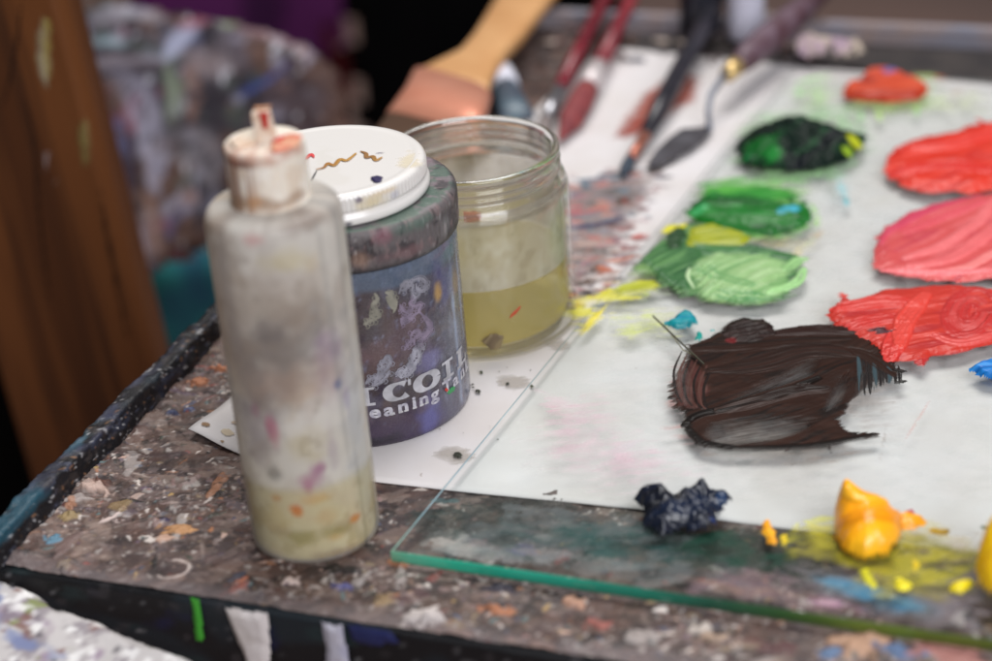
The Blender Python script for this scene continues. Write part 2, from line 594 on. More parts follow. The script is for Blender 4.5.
wood_dark = plain_mat('dark_painted_wood', (58, 52, 50), .6, .3, noise_col=(40, 36, 38), nscale=60, bump=(300, .5, .001))
bm = bmesh.new(); box_tl(bm, 0.001, TW, 0.001, TD, -.018, -.0006)
bm_obj('table_top', bm, wood_dark, table)

# crusted paint surface of the table top -------------------------------------
PAPER_FRONT = [(-.1200, .6296), (-.0995, .6132), (-.0482, .5865), (-.0264, .5785), (.0448, .5543), (.1557, .5105), (.30, .455)]


def crust(name, u0, u1, v0, v1, res, nsplat, seed, hole):
    r_ = np.random.default_rng(seed)
    nu, nv = int((u1-u0)/res)+1, int((v1-v0)/res)+1
    U_, V_ = np.meshgrid(np.linspace(u0, u1, nu), np.linspace(v0, v1, nv))
    H = .0006 + .0012*(fbm(U_/.02, V_/.02, seed, 4)-.4) + .0004*fbm(U_/.0025, V_/.0025, seed+2, 3)
    C = messy(U_, V_, (84, 70, 65), [((60, 50, 49), .022, .5, .85, 1), ((122, 98, 88), .016, .56, .7, 1.6), ((58, 50, 52), .008, .56, .8, 1.3),
              ((120, 110, 112), .01, .6, .7, 1), ((84, 58, 52), .012, .62, .7, 1.4), ((150, 138, 136), .0035, .64, .65, 1.2),
              ((48, 42, 46), .0032, .62, .8, 1)], seed)
    # darker, calmer charcoal zone beside the glass corner and teal zone under the glass
    XW = TC[0] + U_*TU[0] + V_*TV[0]; YW = TC[1] + U_*TU[1] + V_*TV[1]
    a = sstep(.108, .128, U_ + .02*(fbm(U_/.02, V_/.02, seed+7, 3)-.5)) * sstep(.022, .05, V_)
    tone = messy(U_, V_, (60, 57, 58), [((48, 66, 66), .014, .52, .8, 1.5), ((84, 76, 78), .01, .58, .7, 1.3), ((36, 50, 52), .01, .56, .7, 1.4)], seed+50)
    w = (a*.85)[..., None]
    C = C*(1-w) + tone*w
    calm = 1 - .75*a
    pal = [((226, 220, 214), .15), ((176, 168, 166), .16), ((160, 128, 126), .13), ((205, 128, 58), .05), ((46, 40, 42), .22), ((62, 98, 150), .03),
           ((70, 150, 160), .025), ((176, 62, 48), .04), ((206, 170, 84), .045), ((120, 96, 128), .05), ((218, 178, 158), .06), ((56, 84, 66), .02)]
    cols = [lin(p[0]) for p in pal]; pr = np.array([p[1] for p in pal]); pr /= pr.sum()

    def stamp(u, v, r, asp, ang, col, h, alpha=1.):
        R = r*asp*1.5
        i0, i1 = max(int((u-R-u0)/res), 0), min(int((u+R-u0)/res)+2, nu)
        j0, j1 = max(int((v-R-v0)/res), 0), min(int((v+R-v0)/res)+2, nv)
        if i0 >= i1 or j0 >= j1: return
        x = U_[j0:j1, i0:i1]-u; y = V_[j0:j1, i0:i1]-v
        ca, sa = math.cos(ang), math.sin(ang)
        xx = (x*ca+y*sa)/asp; yy = -x*sa+y*ca
        t = np.arctan2(yy, xx); p1, p2, p3 = r_.uniform(0, 6.28, 3)
        rad = r*(1 + .22*np.sin(2*t+p1) + .16*np.sin(3*t+p2) + .12*np.sin(5*t+p3)) + (.5*r*(fbm(x/.0016, y/.0016, int(p1*50), 3)-.5) if r > .0012 else 0)
        d = (rad-np.hypot(xx, yy))
        k = sstep(-res*.3, res*.9, d)*alpha
        k3 = k[..., None]
        C[j0:j1, i0:i1] = C[j0:j1, i0:i1]*(1-k3) + col*k3
        H[j0:j1, i0:i1] += h*k*np.clip(d/(r*.6)+.35, 0, 1)

    area_u, area_v = u1-u0, v1-v0
    for n in range(int(9000*area_u*area_v/(.46*.30)) if res < .001 else 500):
        u = u0 + r_.random()*area_u; v = v0 + r_.random()*area_v
        cc = lin([(70, 58, 54), (112, 92, 84), (54, 46, 46), (134, 118, 112), (104, 78, 70), (86, 74, 78), (160, 146, 138), (74, 66, 72)][r_.integers(8)])
        stamp(u, v, r_.uniform(.0012, .0042), r_.uniform(1.3, 3), r_.normal(.3, .6), cc, r_.uniform(0, .0003), r_.uniform(.12, .42))
    for n in range(int(260*area_u*area_v/(.46*.30)) if res < .001 else 0):
        stamp(u0 + r_.random()*area_u, v0 + r_.random()*area_v, r_.uniform(.0003, .0006), r_.uniform(8, 22), r_.normal(.4, .7), lin([(176, 166, 160), (40, 34, 36), (150, 128, 118), (60, 50, 48)][r_.integers(4)]), .0001, r_.uniform(.25, .7))
    for n in range(nsplat):
        z = r_.random()
        r = .00028 + .0008*r_.random()**3 if z < .972 else .0011 + .002*r_.random()**2
        u = u0 + r_.random()*area_u; v = v0 + r_.random()*area_v
        # patches of thick and thin spatter
        dens = 1.5*sstep(.35, .8, fbm(u/.025, v/.025, seed+91, 3))*(.35 + .65*(1-(.0 if u < .14 else .75)*(v > .03)))
        if r_.random() > .22 + dens: continue
        c = cols[r_.choice(len(cols), p=pr)]
        gq = c.mean(); c = (gq + (c-gq)*r_.uniform(.25, .8))*r_.uniform(.5, 1.0)
        stamp(u, v, r, r_.uniform(1, 2.6), r_.uniform(0, 3.14), c, r*r_.uniform(.15, .45), r_.uniform(.45, .95))
    # marks that can be told apart in the photo
    for px, py, r, asp, ang, col, h in [
        (180, 532, .0032, 2.6, .35, (214, 150, 62), .0009), (165, 540, .002, 2.2, .3, (214, 168, 138), .0008), (56, 541, .0028, 1.4, .8, (62, 150, 190), .0008),
        (95, 492, .0036, 1.8, -.2, (206, 176, 162), .0022), (103, 487, .002, 2.2, .4, (120, 70, 52), .0016), (110, 520, .0016, 3, 1.0, (226, 206, 202), .0008),
        (165, 522, .0016, 1.2, 0, (58, 42, 104), .0009), (422, 620, .0052, 1.35, .1, (240, 238, 236), .0022), (400, 566, .0032, 1.4, .3, (190, 120, 66), .0014),
        (385, 602, .0032, 1.5, .9, (168, 138, 84), .0008), (410, 598, .0035, 1.6, .2, (112, 64, 74), .0006), (500, 612, .003, 2, 0, (205, 120, 52), .001),
        (573, 604, .0034, 1.3, .2, (214, 158, 122), .0016), (500, 590, .003, 2.2, -.1, (46, 44, 74), .0012), (238, 590, .002, 3, .9, (190, 84, 50), .0008),
        (243, 582, .0014, 2, .9, (206, 110, 62), .0008), (292, 583, .0024, 1.3, 0, (228, 206, 196), .0012), (343, 588, .002, 2.2, 0, (84, 92, 180), .0007),
        (200, 385, .003, 1.6, .5, (206, 120, 48), .0018), (225, 372, .0026, 1.6, .5, (226, 132, 62), .0018), (190, 412, .0016, 1.5, .3, (72, 110, 170), .0012),
        (172, 415, .002, 1.3, 0, (56, 78, 134), .0012), (70, 520, .0026, 1.6, .8, (176, 150, 84), .0008), (640, 640, .004, 1.6, .2, (176, 170, 168), .0012),
        (700, 632, .003, 1.6, .2, (206, 200, 192), .0016), (715, 640, .003, 1.4, 0, (196, 168, 140), .001), (600, 626, .003, 1.5, 0, (190, 96, 84), .001),
        (860, 645, .006, 2, -.2, (206, 158, 118), .0012), (830, 655, .003, 1.5, 0, (70, 130, 190), .001), (905, 655, .004, 2, -.2, (60, 120, 184), .001),
        (950, 655, .007, 2.2, -.2, (196, 120, 112), .001), (770, 648, .004, 2, 0, (120, 60, 70), .0006), (455, 638, .004, 1.8, 0, (150, 104, 84), .0008),
        (530, 652, .005, 2, 0, (176, 128, 104), .0008), (380, 645, .003, 1.6, 0, (160, 156, 156), .0008),
        (455, 545, .006, 1.8, -.2, (176, 176, 176), .0006), (470, 552, .005, 2.2, -.2, (196, 194, 194), .0006), (500, 552, .005, 2, -.2, (168, 160, 170), .0006),
        (525, 552, .003, 1.8, -.2, (110, 96, 180), .0006), (545, 556, .004, 2, -.2, (186, 180, 186), .0006), (505, 524, .001, 2.5, -.8, (200, 210, 205), .0005),
        (600, 565, .006, 1.8, -.2, (150, 146, 150), .0005), (650, 560, .004, 2, -.2, (176, 130, 108), .0005), (655, 558, .002, 1.2, 0, (206, 204, 200), .0005),
        (660, 583, .003, 2.6, .6, (160, 158, 160), .0005), (470, 525, .012, 1.6, -.2, (44, 78, 76), .0003), (555, 520, .012, 2, -.2, (40, 58, 58), .0003),
        (590, 540, .009, 1.6, .2, (50, 96, 92), .0003), (640, 545, .011, 1.7, -.3, (46, 92, 90), .0003), (710, 555, .012, 2, -.2, (34, 66, 54), .0003), (760, 560, .012, 2, -.2, (44, 70, 56), .0003),
        (560, 500, .004, 1.6, 0, (96, 92, 90), .0005), (600, 520, .003, 1.5, 0, (120, 104, 92), .0005), (820, 560, .014, 2, -.2, (40, 52, 40), .0003), (930, 575, .014, 2.4, -.2, (110, 100, 92), .0003)]:
        u, v = tl(at(px, py, 0))
        cc = lin(col); gq = cc.mean(); cc = (gq + (cc-gq)*.68)*.85
        thin = h < .00065
        stamp(u, v, r*(1.0 if thin else .82), asp, ang, cc, h, .5 if thin else .92)
        for q_ in range(7):
            a__ = r_.uniform(0, 6.28); d__ = r*r_.uniform(.6, 1.5)
            stamp(u+d__*asp*.8*math.cos(a__), v+d__*math.sin(a__)*.8, r*r_.uniform(.1, .38), r_.uniform(1, 2.2), r_.uniform(0, 3.1), cc*r_.uniform(.6, 1.15), h*.5, .45 if thin else .8)
    if True:   # white ring left by a pot
        u, v = tl(at(173, 571, 0))
        ang = np.linspace(-2.2, 2.0, 40)
        for a_ in ang: stamp(u + .0055*math.cos(a_), v + .0055*math.sin(a_), .0007, 1.4, a_+1.57, lin((196, 186, 182)), .0003, .6)
    # thick grey-black build up where the top meets the rim
    rimw = sstep(.014, .002, U_ + .01*(fbm(U_/.012, V_/.012, seed+8, 3)-.5))
    C *= (1 - .0*rimw)[..., None]
    H += .003*rimw*fbm(U_/.006, V_/.006, seed+9, 3)
    # grey lip along the front edge
    lip = (sstep(.010, .003, V_ + .006*(fbm(U_/.02, V_/.02, seed+4, 3)-.5))*.55)[..., None]
    C = C*(1-lip) + lin((122, 116, 120))*lip
    H = np.maximum(H, .00012)
    C = np.clip(C*np.array([.74, .68, .65])*(.55+.9*C.mean(-1, keepdims=True)**.25), 0, 1)
    if hole is not None:
        keep = ~hole(XW, YW)
    else:
        keep = np.ones_like(U_, bool)
    f = keep[:-1, :-1] | keep[1:, :-1] | keep[:-1, 1:] | keep[1:, 1:]
    jj, ii = np.nonzero(f); a = jj*nu+ii
    faces = np.stack([a, a+1, a+nu+1, a+nu], 1)
    used = np.unique(faces); mp = np.full(U_.size, -1, np.int64); mp[used] = np.arange(len(used))
    zz = H - .0005
    P = np.stack([XW, YW, np.minimum(zz, .0011 + 0*zz) if name == 'x' else zz], -1).reshape(-1, 3)[used]
    return np_mesh(name, P, mp[faces], M_DRY, table, C.reshape(-1, 3)[used])


def under_paper(X, Y):
    # well inside the paper (12 mm margin): hidden there, so the crust is left out
    xs = [p[0] for p in PAPER_FRONT]; ys = [p[1] for p in PAPER_FRONT]
    yf = np.interp(X, xs, ys)
    left = (X+.12)*.404 - (Y-.6296)*.192 > .006
    return (Y > yf + .010) & left


crust('paint_crust', .0, .46, .0, .30, .00045, 46000, 21, under_paper)
crust('paint_crust', .0, .75, .302, .57, .0016, 2500, 22, under_paper)

# raised rim: lumpy black crusted strip along the left edge -------------------
def rim_strip(name, a, b, w, hgt, side, seed, bluish=True):
    n = int(np.linalg.norm(b-a)/.0011); m = 36
    e = (b-a)/np.linalg.norm(b-a); L = np.linalg.norm(b-a)
    s_ = np.linspace(0, L, n)
    # section: up the outside, across, down the inside
    q = np.linspace(0, 1, m)
    sec = []
    for t in q:
        if t < .4: sec.append((-w, -.02 + (hgt+.02)*t/.4))
        elif t < .6: sec.append((-w + w*(t-.4)/.2, hgt))
        else: sec.append((0 + .001*(t-.6)/.4, hgt*(1-(t-.6)/.4) - .0005))
    sec = np.array(sec)
    cen = np.array([-w/2, hgt*.45])
    nrm = sec-cen; nrm /= np.linalg.norm(nrm, axis=1)[:, None]
    SS, QI = np.meshgrid(s_, np.arange(m)); QQ = q[QI]
    d = .0030*(fbm(SS/.014, QQ*4, seed, 4)-.45) + .0016*(fbm(SS/.004, QQ*12, seed+1, 3)-.5)
    off = sec[QI] + nrm[QI]*d[..., None]
    P = a + SS[..., None]*e + off[..., :1]*side + off[..., 1:]*np.array([0, 0, 1])
    C = messy(SS, QQ*.05, (24, 23, 27), [((44, 46, 60), .006, .54, .8, 2), ((16, 15, 18), .008, .5, .8, 1), ((70, 74, 92), .003, .62, .6, 2),
              ((60, 52, 50), .004, .6, .6, 1), ((30, 48, 62), .012, .64, .5, 2.5), ((170, 168, 170), .0016, .70, .8, 1.4), ((150, 110, 80), .002, .73, .6, 1)], seed+3)
    if bluish:  # blue and teal paint; the grey-blue patch paints the lit top edge
        for c_, lo, hi, q0, q1, st in [((34, 76, 92), 0, .035, .30, .7, .8), ((50, 120, 130), .06, .08, .40, .5, .7), ((80, 82, 100), .03, .12, .38, .50, .5), ((44, 50, 84), .06, .09, .45, .6, .3)]:
            w_ = (sstep(lo-.006, lo+.004, SS)*sstep(hi+.006, hi-.004, SS)*sstep(q0-.05, q0+.05, QQ)*sstep(q1+.05, q1-.05, QQ)*st*sstep(.35, .6, fbm(SS/.01, QQ*6, seed+11, 3)))[..., None]
            C = C*(1-w_) + lin(c_)*w_
    i, j = np.meshgrid(np.arange(m-1), np.arange(n-1), indexing='ij'); k = (i*n+j).ravel()
    faces = np.stack([k, k+1, k+n+1, k+n], 1)
    V = P.reshape(-1, 3)
    # end caps
    c0 = len(V); V = np.concatenate([V, [a + side*(-w/2) + np.array([0, 0, .003])], [b + side*(-w/2) + np.array([0, 0, .003])]])
    caps = []
    for t in range(m-1):
        caps += [(c0, t*n, (t+1)*n, c0), ]
    caps = np.array([(c0, t*n, (t+1)*n, (t+1)*n) for t in range(m-1)])
    ob = np_mesh(name, V, faces, M_DRY, table, np.concatenate([C.reshape(-1, 3), C.reshape(-1, 3)[:2]]))
    bm2 = bmesh.new(); bm2.from_mesh(ob.data); bm2.verts.ensure_lookup_table()
    for t in range(m-1):
        bm2.faces.new([bm2.verts[c0], bm2.verts[(t+1)*n], bm2.verts[t*n]])
        bm2.faces.new([bm2.verts[c0+1], bm2.verts[t*n+n-1], bm2.verts[(t+1)*n+n-1]])
    bm2.to_mesh(ob.data); bm2.free()
    return ob


rim_strip('rim', tw(.001, -.002), tw(.001, TD), .007, .0115, TU, 5)
# rear rim: grey painted strip
bm = bmesh.new(); box_tl(bm, .0, TW, TD+.0005, TD+.010, -.02, .010)
bmesh.ops.bevel(bm, geom=bm.edges[:], offset=.0012, segments=2, affect='EDGES')
bm_obj('rim', bm, plain_mat('rear_rim_paint', (128, 128, 140), .6, .3, noise_col=(146, 128, 122), nscale=45, bump=(200, .5, .001)), table)

# front apron: black with drips
def apron_col(u, v):
    return messy(u, v, (17, 17, 20), [((26, 34, 40), .03, .52, .8, 2), ((30, 44, 46), .012, .6, .7, 2), ((24, 26, 60), .02, .62, .8, 1.5), ((60, 56, 58), .006, .66, .5, 1), ((120, 118, 120), .003, .74, .6, 1)], 77)


AP0 = tw(-.007, -.0015, -.09)
grid_box('apron', AP0, TU, (0, 0, 1), -TV, TW, .0895, .016, 420, 60, apron_col, M_DRY, table,
         lambda u, v: .0011*(fbm(u/.02, v/.02, 31, 4)-.3))
apron_s = Flat(AP0 - TV*.0012, TU, (0, 0, 1))


def drip(poly, col, col2, h, seed, lab=None):
    c = Canvas(apron_s, poly, .0005, .004, seed)
    c.fill(poly, col, h=h, edge=.003, rag=.0008, col2=col2, ridge=.0001, rsize=.004, rlen=6, dirpx=(poly[0], poly[-1]), streak=.5, lump=.0004)
    o = c.mesh('paint_drip', M_DRY, table)
    if lab: o['label'] = lab
    return o


drip([(224, 606), (268, 611), (272, 640), (271, 690), (252, 690), (243, 655), (233, 630)], (206, 198, 196), (176, 166, 160), .0016, 3, 'broad white drip')
drip([(321, 620), (344, 622), (348, 645), (354, 690), (322, 690), (326, 650)], (160, 158, 176), (196, 192, 198), .0014, 4, 'thin pale grey drip')
drip([(190, 597), (199, 598), (204, 618), (205, 640), (195, 641), (193, 620)], (58, 140, 42), (80, 168, 60), .001, 5, 'bright green drip')
drip([(345, 622), (392, 630), (400, 642), (372, 646), (352, 640)], (34, 40, 84), (22, 26, 50), .0008, 6, 'navy blue drip')

# ================================================================== PAPER under the glass
paper_m = plain_mat('white_paper', (212, 208, 209), .75, .2, noise_col=(204, 198, 196), nscale=25, bump=(500, .12, .0003))
front = [(-.1200, .6296), (-.0995, .6132), (-.0482, .5865), (-.0264, .5785), (.0448, .5543), (.1557, .5105), (.34, .440)]
fx = np.array([p[0] for p in front]); fy = np.array([p[1] for p in front])
n = 160
uu = np.linspace(0, 1, n)
fs = np.interp(uu, (fx-fx[0])/(fx[-1]-fx[0]), fy); FX = fx[0]+uu*(fx[-1]-fx[0])
FXY = np.stack([FX, fs + .0006*(fbm(FX/.01, FX*0, 4, 3)-.5)], 1)
BXY = np.stack([.073 + uu*(.52-.073), 1.036 + uu*(.79-1.036)], 1)
rows = []
m = 120
for t in np.linspace(0, 1, m):
    r = FXY*(1-t) + BXY*t
    d = np.hypot(r[:, 0]+.12, r[:, 1]-.6296)
    z = .0011 + .0035*np.exp(-(d/.017)**2) + .0002*fbm(r[:, 0]/.03, r[:, 1]/.03, 3, 2)
    rows.append(np.c_[r, z])
V = np.concatenate(rows)
i, j = np.meshgrid(np.arange(m-1), np.arange(n-1), indexing='ij'); k = (i*n+j).ravel()
paper = np_mesh('paper_sheet', V, np.stack([k, k+1, k+n+1, k+n], 1), paper_m)
md = paper.modifiers.new('thick', 'SOLIDIFY'); md.thickness = .0003; md.offset = -1
tag(paper, 'stained white paper sheet lying on the table under the jars and the glass palette', 'paper')

ZP = .00145
pl_paper = table_plane(ZP)
# stains on the paper behind the clear jar
area = [(530, 60), (720, 60), (720, 330), (530, 330)]
c = Canvas(pl_paper, area, .0007, .002, 40)
c.fill([(612, 128), (640, 92), (672, 72), (706, 74), (700, 100), (668, 122), (640, 138), (606, 142)], (160, 62, 42), h=.00005, edge=.004, rag=.006, soft=.009, ridge=0, cover=.85, alpha=.9, col2=(196, 110, 86), dirpx=((610, 140), (700, 75)))
pr_ = np.random.default_rng(8)
stain_cols = [(150, 52, 52), (46, 50, 92), (206, 84, 62), (110, 74, 58), (60, 44, 42), (200, 120, 92), (64, 110, 130), (176, 96, 108), (88, 80, 76), (120, 50, 70)]
c.fill([(556, 186), (600, 176), (664, 172), (650, 205), (626, 240), (604, 280), (575, 310), (556, 312)], (134, 110, 102), h=.00004, edge=.004, rag=.006, soft=.010, ridge=0, cover=.6, col2=[(104, 80, 74), (150, 100, 96), (96, 96, 112)], dirpx=((556, 240), (640, 236)))
for t in range(260):
    y = pr_.uniform(172, 310); x = pr_.uniform(545, 668 - (y-172)*.48)
    L = pr_.uniform(3, 18)
    cc = stain_cols[pr_.integers(len(stain_cols))]
    if y > 250 and pr_.random() < .6: cc = [(96, 76, 66), (62, 50, 46), (180, 150, 138)][pr_.integers(3)]
    dy = pr_.uniform(-.25, .1)*L
    c.stroke([(x, y), (x+L*.5, y+dy*.5+pr_.uniform(-2, 2)), (x+L, y+dy)], pr_.uniform(.0012, .0045), cc, h=.0002, dry=.3, gap=.2, cover=pr_.uniform(.5, 1), alpha=.7, soft=.0024)
for t in range(46):
    y = pr_.uniform(180, 312); x = pr_.uniform(556, 655 - (y-172)*.50); rx = pr_.uniform(5, 15); ry = pr_.uniform(2.5, 6)
    cc = [(150, 60, 58), (52, 52, 86), (104, 78, 64), (64, 50, 46), (196, 110, 84), (70, 104, 120), (176, 150, 140), (84, 72, 66)][pr_.integers(8)]
    if y > 248: cc = [(92, 74, 64), (58, 46, 42), (120, 96, 84), (180, 100, 70)][pr_.integers(4)]
    c.fill([(x+rx*pr_.uniform(.7, 1.3)*math.cos(a), y+ry*pr_.uniform(.7, 1.3)*math.sin(a)) for a in np.linspace(0, 6.28, 11)[:-1]], cc, h=.0002, edge=.002, rag=.003, soft=.003, ridge=.0001, cover=pr_.uniform(.5, .95), dirpx=((x-10, y+1), (x+10, y-1)))
for a_, b_, w_, cc in [((566, 180), (640, 178), .004, (70, 110, 134)), ((600, 176), (672, 166), .004, (56, 78, 92)), ((568, 212), (600, 207), .007, (186, 78, 88)), ((572, 229), (632, 218), .004, (48, 46, 84)),
                       ((632, 238), (654, 232), .004, (220, 84, 66)), ((604, 262), (646, 254), .003, (206, 118, 84)), ((650, 172), (672, 160), .006, (70, 60, 58)), ((655, 190), (660, 200), .0015, (36, 78, 60))]:
    c.stroke([a_, ((a_[0]+b_[0])/2, (a_[1]+b_[1])/2+1), b_], w_, cc, h=.0003, dry=.45, gap=.25, cover=.8, soft=.0025)
c.patchy(.004, .1, .45, .4)
c.mesh('paint_stain', M_STAIN, paper, film=True)
# brown rings at the torn corner
c = Canvas(pl_paper, [(185, 410), (245, 460)], .0004, .002, 41)
for p_, r_, cc in [((207, 431), .003, (146, 116, 86)), ((223, 445), .0017, (150, 122, 92)), ((236, 425), .003, (190, 170, 150)), ((228, 436), .004, (206, 190, 166))]:
    q = [(p_[0]+r_*1000*1.6*math.cos(a), p_[1]+r_*1000*.95*math.sin(a)) for a in np.linspace(0, 6.28, 14)[:-1]]
    c.fill(q, cc, h=.00005, edge=.001, rag=.0006, cover=.85, ridge=0)
o = c.mesh('paint_stain', M_STAIN, paper, film=True)
me = o.data
for v in me.vertices:
    d = math.hypot(v.co.x+.12, v.co.y-.6296); v.co.z += .0035*math.exp(-(d/.017)**2)
# dark crumbs scattered on the paper
crumb = []
c = Canvas(pl_paper, [(376, 470), (590, 350)], .0004, .004, 42)
pr_ = np.random.default_rng(3)
for t in range(60):
    x, y = pr_.uniform(380, 590), pr_.uniform(362, 480)
    if y > 478-(x-380)*.05 or x > 480+(480-y)*.75: continue
    r = pr_.uniform(.4, 1.6) if t > 8 else pr_.uniform(1.6, 3)
    q = [(x+r*pr_.uniform(.6, 1.4)*math.cos(a), y+r*.7*pr_.uniform(.6, 1.4)*math.sin(a)) for a in np.linspace(0, 6.28, 9)[:-1]]
    c.fill(q, [(40, 44, 36), (70, 60, 56), (46, 58, 40), (90, 84, 80)][t % 4], h=.0008, edge=.0006, rag=.0002, ridge=0)
for x, y, rx, ry in [(458, 457, 5.5, 3), (427, 481, 2.5, 3), (478, 393, 4, 2), (473, 386, 2, 4), (508, 385, 3, 1.6)]:
    c.fill([(x+rx*math.cos(a), y+ry*math.sin(a)) for a in np.linspace(0, 6.28, 10)[:-1]], (44, 46, 36), h=.0012, edge=.0008, rag=.0006, ridge=0)
tag(c.mesh('paint_crumbs', M_DRY, paper), kind='stuff')
for i_s, (x, y, rx, ry) in enumerate([(455, 455, 26, 10), (512, 382, 22, 9), (560, 345, 16, 8)]):
    c = Canvas(pl_paper, [(x-30, y-14), (x+30, y+14)], .0007, .004, 43+i_s)
    c.fill([(x+rx*math.cos(a), y+ry*math.sin(a)) for a in np.linspace(0, 6.28, 14)[:-1]], (176, 168, 158), h=.00003, edge=.003, rag=.002, soft=.004, cover=.5, ridge=0)
    c.mesh('paint_stain', M_STAIN, paper, film=True)

# ================================================================== GLASS PALETTE
ZG0, ZG1 = .0018, .0062
def ext(a, b, t):
    return a + (b-a)*t


gA = at(391, 550.5, ZG1)[:2]; gB = at(786, 73.5, ZG1)[:2]; gC = at(992, 640, ZG1)[:2]
gB = ext(gA, gB, 1.012); gR = ext(gA, gC, 2.6)
gD = gB + (gR-gA)
# back edge of the glass as seen
glass = empty('glass_palette', (gA[0]+.15, gA[1]+.15, ZG0))
tag(glass, 'thick sheet of greenish glass used as a paint palette, on the white paper', 'palette')
bm = bmesh.new()
lo = [bm.verts.new((*p, ZG0)) for p in (gA, gR, gD, gB)]; hi = [bm.verts.new((*p, ZG1)) for p in (gA, gR, gD, gB)]
bm.faces.new(lo[::-1]).material_index = 1; bm.faces.new(hi)
M_SHEET = glass_sheet_mat()
sheet = bm_obj('sheet', bm, M_SHEET, glass)
M_UNDER, nt, out = new_mat('sheet_glass_underside')
tr = nt.nodes.new('ShaderNodeBsdfTransparent'); tr.inputs[0].default_value = (.975, .99, .984, 1)
nt.links.new(tr.outputs[0], out.inputs[0]); sheet.data.materials.append(M_UNDER)
# polished edges, coloured along their length
def edge_strip(a, b, stops, name='edge', arris=False):
    n_ = 240
    t = np.linspace(0, 1, n_); e = (b-a)/np.linalg.norm(b-a); nr = np.array([e[1], -e[0]])
    zz = np.array([ZG0, ZG0+.0006, ZG1-.0007, ZG1]); of = np.array([0, .0004, .0004, 0])
    if arris: zz = np.array([ZG1-.0010, ZG1-.0006, ZG1-.0002, ZG1+.00005]); of = np.array([.0002, .0002, 0, -.0008])  # thin pale line: the glass's internal reflection set as colour
    V_ = np.concatenate([np.c_[a[0]+(b-a)[0]*t+nr[0]*o_, a[1]+(b-a)[1]*t+nr[1]*o_, 0*t+z_] for z_, o_ in zip(zz, of)])
    st = np.array([s_[0] for s_ in stops]); cs = np.array([lin(s_[1]) for s_ in stops])
    C1 = np.stack([np.interp(t, st, cs[:, q]) for q in range(3)], 1)
    Cn = np.concatenate([C1*(.75+.5*fbm(t*60, 0*t+q, 5+q, 3))[:, None]*(1.25 if q == 3 else 1) for q in range(4)])
    i_, j_ = np.meshgrid(np.arange(3), np.arange(n_-1), indexing='ij'); k_ = (i_*n_+j_).ravel()
    return np_mesh(name, V_, np.stack([k_, k_+1, k_+n_+1, k_+n_], 1), M_EDGE, glass, Cn)


M_EDGE, nt, out = new_mat('glass_edge')
p = nt.nodes.new('ShaderNodeBsdfPrincipled'); a_ = nt.nodes.new('ShaderNodeAttribute'); a_.attribute_name = 'Col'
nt.links.new(a_.outputs['Color'], p.inputs['Base Color']); p.inputs['Roughness'].default_value = .15
p.inputs['Specular IOR Level'].default_value = .7
nt.links.new(p.outputs[0], out.inputs[0])
L_ = np.linalg.norm(gR-gA); Lc = np.linalg.norm(gC-gA)/L_
edge_strip(gA, gR, [(0, (110, 160, 130)), (.03*Lc, (90, 170, 140)), (.12*Lc, (44, 172, 140)), (.25*Lc, (40, 158, 132)), (.4*Lc, (36, 130, 108)), (.55*Lc, (30, 84, 66)), (.68*Lc, (50, 84, 44)), (.8*Lc, (92, 110, 40)), (Lc, (84, 96, 36)), (1, (60, 90, 60))])
edge_strip(gB, gA, [(0, (176, 178, 178)), (.5, (170, 174, 176)), (.8, (176, 196, 206)), (.95, (150, 186, 200)), (1, (150, 196, 180))], arris=True)
edge_strip(gR, gD, [(0, (70, 120, 100)), (1, (70, 120, 100))])
edge_strip(gD, gB, [(0, (120, 130, 126)), (1, (150, 150, 150))], arris=True)

ZT = ZG1 + .0001
top = table_plane(ZT)
# thin dried films and smears on the glass, and reflected haze painted grey
c = Canvas(top, [(400, 560), (600, 290), (800, 66), (1040, 66), (1040, 660)], .001, .004, 50)
def wash(poly, col, cover, soft=.014, rag=.008, col2=None, dirpx=None):
    c.fill(poly, col, h=.00004, edge=.004, rag=rag, soft=soft, cover=cover, alpha=1, ridge=0, col2=col2, dirpx=dirpx)
wash([(470, 480), (640, 260), (760, 90), (992, 80), (1040, 90), (1040, 520), (820, 530), (640, 500)], (222, 214, 214), .10, .03, .02, col2=[(220, 218, 200), (208, 206, 210)], dirpx=((560, 420), (900, 380)))
wash([(610, 310), (680, 305), (700, 330), (660, 345), (600, 352)], (200, 210, 120), .7)
wash([(560, 300), (640, 275), (660, 290), (610, 310), (572, 335)], (222, 216, 60), .75, .006)
wash([(780, 90), (830, 70), (850, 105), (840, 118), (800, 112)], (176, 214, 150), .55)
wash([(820, 150), (870, 180), (850, 215), (810, 205)], (196, 216, 220), .5)
wash([(530, 400), (600, 395), (610, 425), (560, 440)], (214, 160, 180), .42)
wash([(600, 445), (660, 440), (700, 470), (640, 480), (590, 470)], (216, 160, 182), .4)
wash([(690, 350), (870, 440), (900, 420), (930, 440), (820, 475), (690, 450)], (176, 166, 158), .3)
wash([(880, 85), (992, 90), (992, 120), (900, 115)], (196, 206, 160), .45)
wash([(400, 556), (520, 500), (640, 515), (760, 560), (760, 600), (560, 572)], (120, 128, 130), .34, .006, col2=(70, 110, 108), dirpx=((400, 550), (760, 600)))  # greyish smear; reflected haze on the front strip is painted in
wash([(640, 590), (740, 560), (860, 590), (900, 630), (760, 606)], (150, 124, 132), .42, .006, col2=(190, 150, 130), dirpx=((650, 580), (860, 620)))
wash([(760, 560), (992, 560), (992, 640), (880, 625)], (150, 140, 146), .45, .008, col2=(120, 120, 130), dirpx=((760, 560), (960, 610)))  # grey smear with the haze of a reflection painted in
wash([(900, 528), (992, 535), (992, 575), (930, 570)], (196, 176, 150), .5, .006)
wash([(640, 540), (740, 530), (800, 560), (760, 575), (680, 565)], (28, 70, 56), .6, .006)
